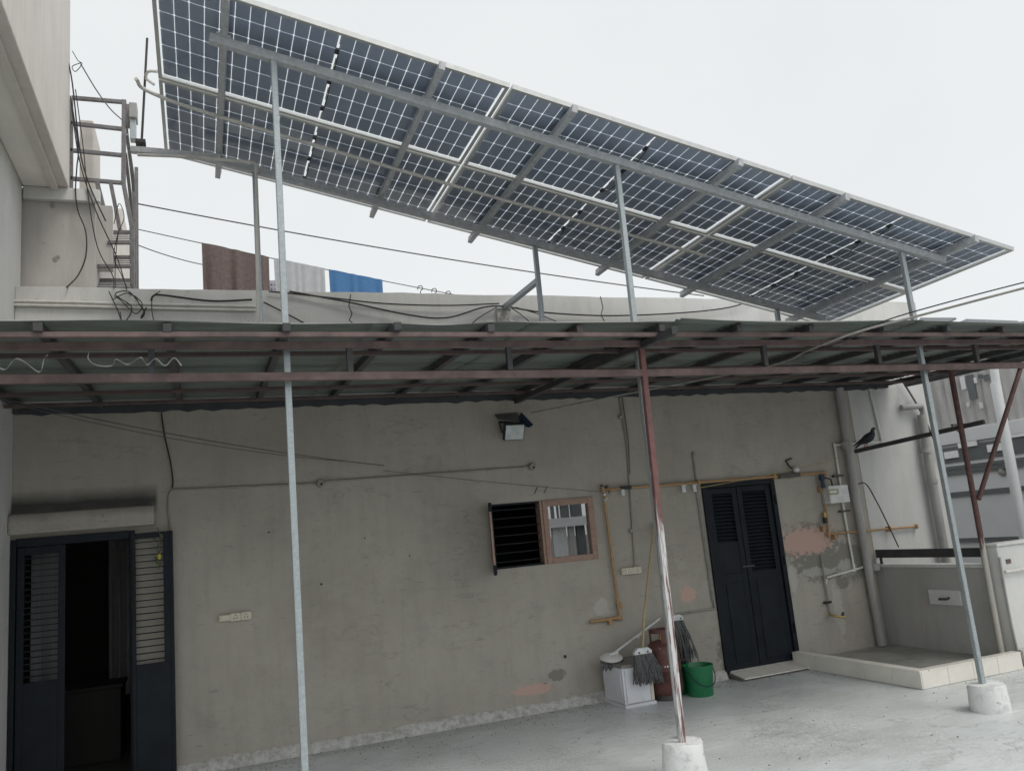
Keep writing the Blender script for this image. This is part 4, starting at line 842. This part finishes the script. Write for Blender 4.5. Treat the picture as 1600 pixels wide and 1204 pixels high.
MB().lathe([(0,.05),(.05,.04),(.06,0)], atx(1567,737,NX), 12, (-1,0,0)).build('outlet', 'conduit_grey', nb, smooth=50)
# far roof with dark solar panels
fr_ = thing('distant_solar_array', 'dark solar panels on a distant roof beyond the parapet', 'solar panel', aty(1490, 505, 16))
p = [aty(1438,496,15), aty(1494,496,15), aty(1474,505,14), aty(1430,509,14)]; MB().prism(p, (0,0,-.05)).build('panel', 'roof_dark', fr_)
p = [aty(1510,498,15), aty(1590,501,15), aty(1600,511,14), aty(1480,511,14)]; MB().prism(p, (0,0,-.05)).build('panel', 'roof_dark', fr_)
p = [aty(1588,503,15), aty(1660,495,15), aty(1660,515,14), aty(1570,511,14)]; MB().prism(p, (0,0,-.05)).build('panel', 'roof_dark', fr_)
for x in (1450, 1540, 1600): MB().bar(aty(x,505,14.6)-V3(0,0,4), aty(x,503,14.6), .06, .06).build('leg', 'galvanised_dull', fr_)

# ------------------------------------------------------------------ unseen house behind the viewer, gaps shaped for bright strips in the window pane
ob = thing('reflection_house', 'unseen grey pillared house behind the viewer, added for the reflection in the window pane', 'house', (11, -11, -7))
MB().box((7.5, -14, -7), (15, -10.3, .55)).build('wall', 'neighbour_grey', ob); MB().box((7.5, -10.9, 1.72), (15, -10.2, 2.02)).build('roof_beam', 'neighbour_white', ob)
xx = 9.2
for i, (w_, g_) in enumerate(((.3,.12),(.22,.2),(.45,.1),(.12,.14),(.5,.1),(.2,.09),(.3,.13),(.6,.1),(.25,.15),(.5,.1),(.7,.1),(.9,.1))):
    MB().box((xx, -10.6, .55), (xx+w_, -10.45, 1.72)).build('pillar', ('neighbour_grey', 'neighbour_white', 'sheet_grey')[i % 3], ob); xx += w_+g_
for x, w_ in ((10.9,.1),(11.12,.05),(11.25,.3),(11.62,.4)): MB().box((x, -10.6, 2.02), (x+w_, -10.5, 2.9)).build('roof_post', 'neighbour_grey', ob)
# ------------------------------------------------------------------ steel stair on the left
sr = thing('steel_stair', 'rusty grey steel stair with railings climbing beside the upper storey', 'stair', (-.75, 8.1, 3.0))
YS = 8.1; S = lambda x, y, Y=YS: aty(x, y, Y)
def sbar(name, a, b, w_=.035, h_=.035, mat='rail_grey'): return MB().bar(a, b, w_, h_).build(name, mat, sr, bevel=.003)
sbar('post', S(111,155), S(111,297)); sbar('post', S(194,157), S(193,287), .045, .04); sbar('post', S(193,287), S(206,355), .045, .04); sbar('post', S(206,355), S(207,462), .05, .04)
for a, b in (((112,153),(196,160)), ((111,193),(193,202)), ((110,235),(193,243)), ((110,279),(193,286))): sbar('rail', S(*a), S(*b))
sbar('stringer', S(152,286), S(171,362), .055, .04); sbar('stringer', S(173,286), S(188,362), .035, .035); sbar('stringer', S(158,380,8.3), S(163,400,8.3), .05, .04)
for y0, y1, xl in ((363,379,168), (402,416,152), (438,450,152)):
    sbar('tread_edge', S(xl,y0), S(205,y0), .04, .03); sbar('tread_edge', S(xl,y1,7.9), S(205,y1,7.9), .04, .03)
    for q in range(1, 5):
        t = q/5; sbar('tread_rod', S(xl,y0,YS)*(1-t)+S(xl,y1,7.9)*t, S(205,y0,YS)*(1-t)+S(205,y1,7.9)*t, .010, .010)
for a, b, c_ in (((196,190),(205,262),(213,330)), ((198,210),(207,270),(211,340)), ((196,240),(203,300),(208,360))):
    sbar('side_rail', S(*a), S(*b,8.6), .03, .03); sbar('side_rail', S(*b,8.6), S(*c_,8.9), .03, .03)
sbar('post', S(213,262,8.8), S(214,462,8.8), .04, .035); sbar('post', S(210,300,8.6), S(211,462,8.6), .03, .03)
bxx = thing('isolator_box', 'grey electrical box fixed to the stair post beside the lightning rod', 'electrical box', aty(208,185,7.6))
a, b = aty(203,191,7.6), aty(215,169,7.6); MB().box((a[0],7.5,a[2]), (b[0],7.65,b[2])).build('box', 'pvc_grey', bxx, bevel=.006); a, b = aty(204,222,7.6), aty(213,191.5,7.6); MB().box((a[0],7.53,a[2]), (b[0],7.62,b[2])).build('cable_trunk', 'galvanised', bxx, bevel=.004)
a, b = aty(196,200,7.65), aty(203,167,7.65); MB().box((a[0],7.60,a[2]), (b[0],7.66,b[2])).build('mounting_plate', 'rail_grey', bxx)

# ------------------------------------------------------------------ washing on the line
def cl(t): return aty(205+(760-205)*t, 356+(470-356)*t, 9.5) - V3(0,0,.02*math.sin(math.pi*t))
cable('clothes_line', 'washing line with towels sloping down behind the parapet', 'line', [cl(t) for t in np.linspace(0, 1.05, 18)], .006, 'cable_grey', 5)
def towel(label, mat, x0, x1, drop, amp, fr_):
    t0, t1 = (x0-205)/555, (x1-205)/555; mb = MB(); nx, nz = 44, 22; v = []; ts = np.linspace(t0, t1, nx)
    for side_ in (0, 1):
        for j in range(nz):
            for i, t in enumerate(ts):
                p = cl(t); s_ = j/(nz-1); f_ = amp*(.25+s_)*math.sin(fr_*i/nx*2*math.pi+1.3*math.sin(i*.31)) ; e_ = (1 if i in (0,) else 0)
                v.append((p[0] + .035*s_*(-1 if t < (t0+t1)/2 else 1)*-.5*abs((i/nx)-.5), p[1] + (-.012 if side_ == 0 else .02) + f_*(1 if side_ == 0 else .7), p[2]+.008 - drop*s_*(1 if side_ == 0 else .8)))
    for k in range(2):
        for j in range(nz-1):
            for i in range(nx-1): b_ = k*nx*nz; mb.add([], []); mb.f.append((b_+j*nx+i, b_+j*nx+i+1, b_+(j+1)*nx+i+1, b_+(j+1)*nx+i))
    mb.f += [(i, i+1, nx*nz+i+1, nx*nz+i) for i in range(nx-1)]; mb.v = [tuple(map(float, p)) for p in v]
    return tag(mb.build('towel', mat, smooth=80), label, 'towel', 'washing on the line')
towel('brown towel hanging on the line, leftmost of the washing', 'terry_brown', 315, 420, 1.0, .035, 3.2); towel('pale grey cloth on the line between brown and blue ones', 'cotton_grey', 428, 507, 1.0, .013, 6); towel('blue cloth hanging on the line, rightmost of the washing', 'cotton_blue', 514, 597, 1.0, .022, 4)
pc_ = thing('printed_cloth', 'scrap of white cloth with blue print between the brown towel and grey cloth', 'cloth', aty(423,455,9.7)); a, b = aty(415,462,9.7), aty(429,438,9.7)
MB().box((a[0],9.70,a[2]-.4), (b[0]+.05,9.712,b[2])).build('cloth', 'cotton_print', pc_)
for i in range(9):
    x = a[0]+.02+(i%3)*.045; z = b[2]-.04-(i//3)*.06; MB().add([(x,9.6985,z),(x+.02,9.6985,z-.01),(x+.012,9.6985,z-.03),(x-.006,9.6985,z-.018)], [(0,1,2,3)]).build('print_mark', 'print_blue', pc_)
for k, x in enumerate((656, 678, 700)):
    c_ = cl((x-205)/555); cable('hanger_hook', ('left', 'middle', 'right')[k]+' of three wire hanger hooks on the washing line', 'hanger', [c_+V3(-.03,0,-.02), c_+V3(-.02,0,.02), c_+V3(.02,0,.03), c_+V3(.035,0,-.01), c_+V3(.005,0,-.05), c_+V3(0,0,-.25)], .006, 'cable_grey', 5, 'hanger hooks on the line')
cable('wire', 'long sagging wire crossing the sky under the panels', 'wire', sag(aty(213,318,8.8), aty(1100,462,8.4), .06, 24), .008, 'cable_grey', 5)
cable('wire', 'short wire dipping behind the brown towel', 'wire', sag(aty(213,382,8.8), aty(320,414,9.8), .02), .006, 'cable_grey', 5)
cable('cable', 'black cable drooping along the parapet right of the left pole', 'cable', [W(236,470,.06), W(240,462,.06), W(255,461,.05), W(330,470,.04), W(394,468,.05)], .009, 'cable_black')
cable('cable', 'black cable in long swags over the middle of the parapet', 'cable', [W(452,455,.03), W(540,471,.05), W(640,492,.05), W(700,496,.05), W(770,478,.07), W(850,488,.05), W(950,493,.05), W(1060,489,.05), W(1140,480,.05), W(1180,466,.06)], .008, 'cable_black')
cable('cable', 'second black cable crossing the parapet towards the wall bracket', 'cable', [W(420,455,.03), W(500,463,.04), W(600,474,.04), W(700,477,.05), W(780,474,.06)], .007, 'cable_black')
cable('cable', 'short dark cable slanting down across the left pole above the canopy', 'cable', [W(412,472,.05), W(440,486,.05), W(478,506,.05)], .007, 'cable_black')
for i, (a, b, m_, e_) in enumerate((((776,480),(736,507),(750,495),'left'), ((800,482),(832,507),(815,492),'middle'), ((806,480),(880,507),(845,492),'right'))):
    cable('cable', 'thin dark cable running down from the wall bracket, '+e_+' one of three', 'cable', [W(*a,.05), W(*m_,.05), W(*b,.05)], .005, 'cable_black', 5)
# tangle of cables on the left
tang = [([(97,0),(104,80),(113,130),(125,235),(140,290),(165,345)], .011, 'thick black cable falling past the edge of the upper storey'),
        ([(112,160),(122,230),(120,262),(118,300),(122,330),(134,362),(134,400),(122,430),(104,449)], .010, 'black cable looping over the stained upper wall'),
        ([(118,140),(130,230),(137,300),(152,385),(176,430),(178,450)], .008, 'dark cable hanging beside the stair rails'),
        ([(178,350),(186,318),(194,340),(184,370),(180,440),(190,500)], .006, 'thin cable looping through the stair treads'),
        ([(170,455),(182,480),(193,503),(206,480),(180,460),(200,455),(215,470)], .008, 'knotted black cables on the parapet under the stair'),
        ([(205,445),(215,470),(226,488),(220,497),(229,480)], .009, 'short cable ending in a black knot above the canopy'),
        ([(250,455),(240,462),(237,472),(238,490),(241,503)], .007, 'black cable dropping behind the canopy edge beside the left parapet'),
        ([(110,150),(124,250),(150,330),(182,400),(198,452)], .009, 'dark cable slanting across the wall nib towards the stair'),
        ([(185,362),(178,400),(190,430),(205,462)], .007, 'thin cable crossing the two lower stair treads'),
        ([(176,468),(200,458),(222,474),(212,490),(190,470),(178,462)], .007, 'thin cable coiled over the cream pipes below the stair'),
        ([(113,80),(122,95),(128,100),(118,112),(113,104),(127,98)], .006, 'loose wire loop at the edge of the upper storey')]
for pts, r, lb in tang: cable('cable', lb, 'cable', [aty(x, y, 7.68 if y < 447 else 7.44) for x, y in pts], r*.62, 'cable_black', 6)
cable('wire', 'slack thin wire from the upper storey to the stair post', 'wire', [aty(126,100,7.9), aty(150,140,7.9), aty(172,170,7.9), aty(190,187,7.9)], .006, 'cable_grey', 5)
cable('cable', 'thin black cable hanging from the canopy above the left conduit', 'cable', [W(252,645,.03), W(257,680,.02), W(266,720,.02), W(270,750,.02), W(269,762,.02)], .007, 'cable_black')
cable('cable', 'black cable hanging loose beside the downpipe below the pigeon', 'cable', [W(1336,758,.04), W(1352,755,.1), W(1368,780,.1), W(1388,820,.08), W(1404,854,.06)], .007, 'cable_black')
cable('cable', 'thin dark cable slanting down the bright wall end', 'cable', [W(1404,585,.06), W(1440,645,.06), W(1472,716,.06)], .012, 'cable_grey', 6)
cable('wire', 'wire stretched below the canopy from the left corner over the wall', 'wire', sag(atx(2,622,-1.40), W(600,727,.06), .05), .004, 'cable_grey', 4)
cable('wire', 'second wire below the canopy, just under the first one', 'wire', sag(atx(2,626,-1.40), W(560,722,.06), .07), .003, 'cable_grey', 4)
cable('feed_cable', 'thick grey cable coming in from the right and running under the canopy', 'cable', [aty(1660,436,3.75), aty(1600,450,3.85), aty(1440,492,4.25), aty(1345,517,4.5), aty(1270,544,4.85), aty(1200,572,5.5), aty(1020,607,6.6), aty(830,645,7.4)], .0085, 'conduit_grey', 8)
cable('wire', 'thin black wire above the thick grey cable at the right', 'wire', [aty(1660,428,3.75), aty(1600,441,3.85), aty(1470,475,4.15), aty(1380,502,4.45), aty(1330,528,4.6), aty(1280,545,4.8)], .005, 'cable_black', 5)
# torn ribbons left from a festival, under the canopy
def ribbon(label, pts, Y):
    mb = MB(); P_ = smoothline([aty(x, y, Y) for x, y in pts], 5)
    for k in range(len(P_)-1):
        a, b = P_[k], P_[k+1]; w0, w1 = [V3(.2*math.sin(q*.5), .8, .6)*.010 for q in (k, k+1)]
        mb.add([a-w0, b-w1, b+w1, a+w0], [(0,1,2,3)])
    return tag(mb.build('festival_ribbon', 'ribbon', smooth=80), label, 'ribbon', 'white ribbons under the canopy')
ribbon('wavy white ribbon under the canopy at the left edge', [(-6,572),(8,577),(18,566),(26,560),(40,566),(62,581),(69,560),(75,554)], 4.86)
ribbon('white ribbon in tight zigzags under the canopy, right of the wavy one', [(139,549),(138,560),(150,570),(175,571),(181,561),(200,569),(220,558),(230,570),(243,560),(258,571),(272,559),(284,571)], 4.86)
# grit and flakes of lime-wash swept against the foot of the wall
mb = MB()
for k in range(700):
    x = random.uniform(-.4, 6.9); y = 7.43 - abs(random.gauss(0, .25)) if random.random() < .6 else random.uniform(4.2, 7.4); r = random.uniform(.003, .009)
    if x > 5.75 and y > 5.75: continue
    a0 = random.uniform(0, 6.28); b_ = [(x+r*random.uniform(.6, 1.3)*math.cos(a0+q*2.09), y+r*math.sin(a0+q*2.09), .001) for q in range(3)]
    mb.add(b_ + [(x, y, .001+r*.7)], [(0,1,3), (1,2,3), (2,0,3), (0,2,1)])
tag(mb.build('grit', 'steel_dark'), 'dark grit and crumbs scattered over the terrace floor', 'grit', kind='stuff')
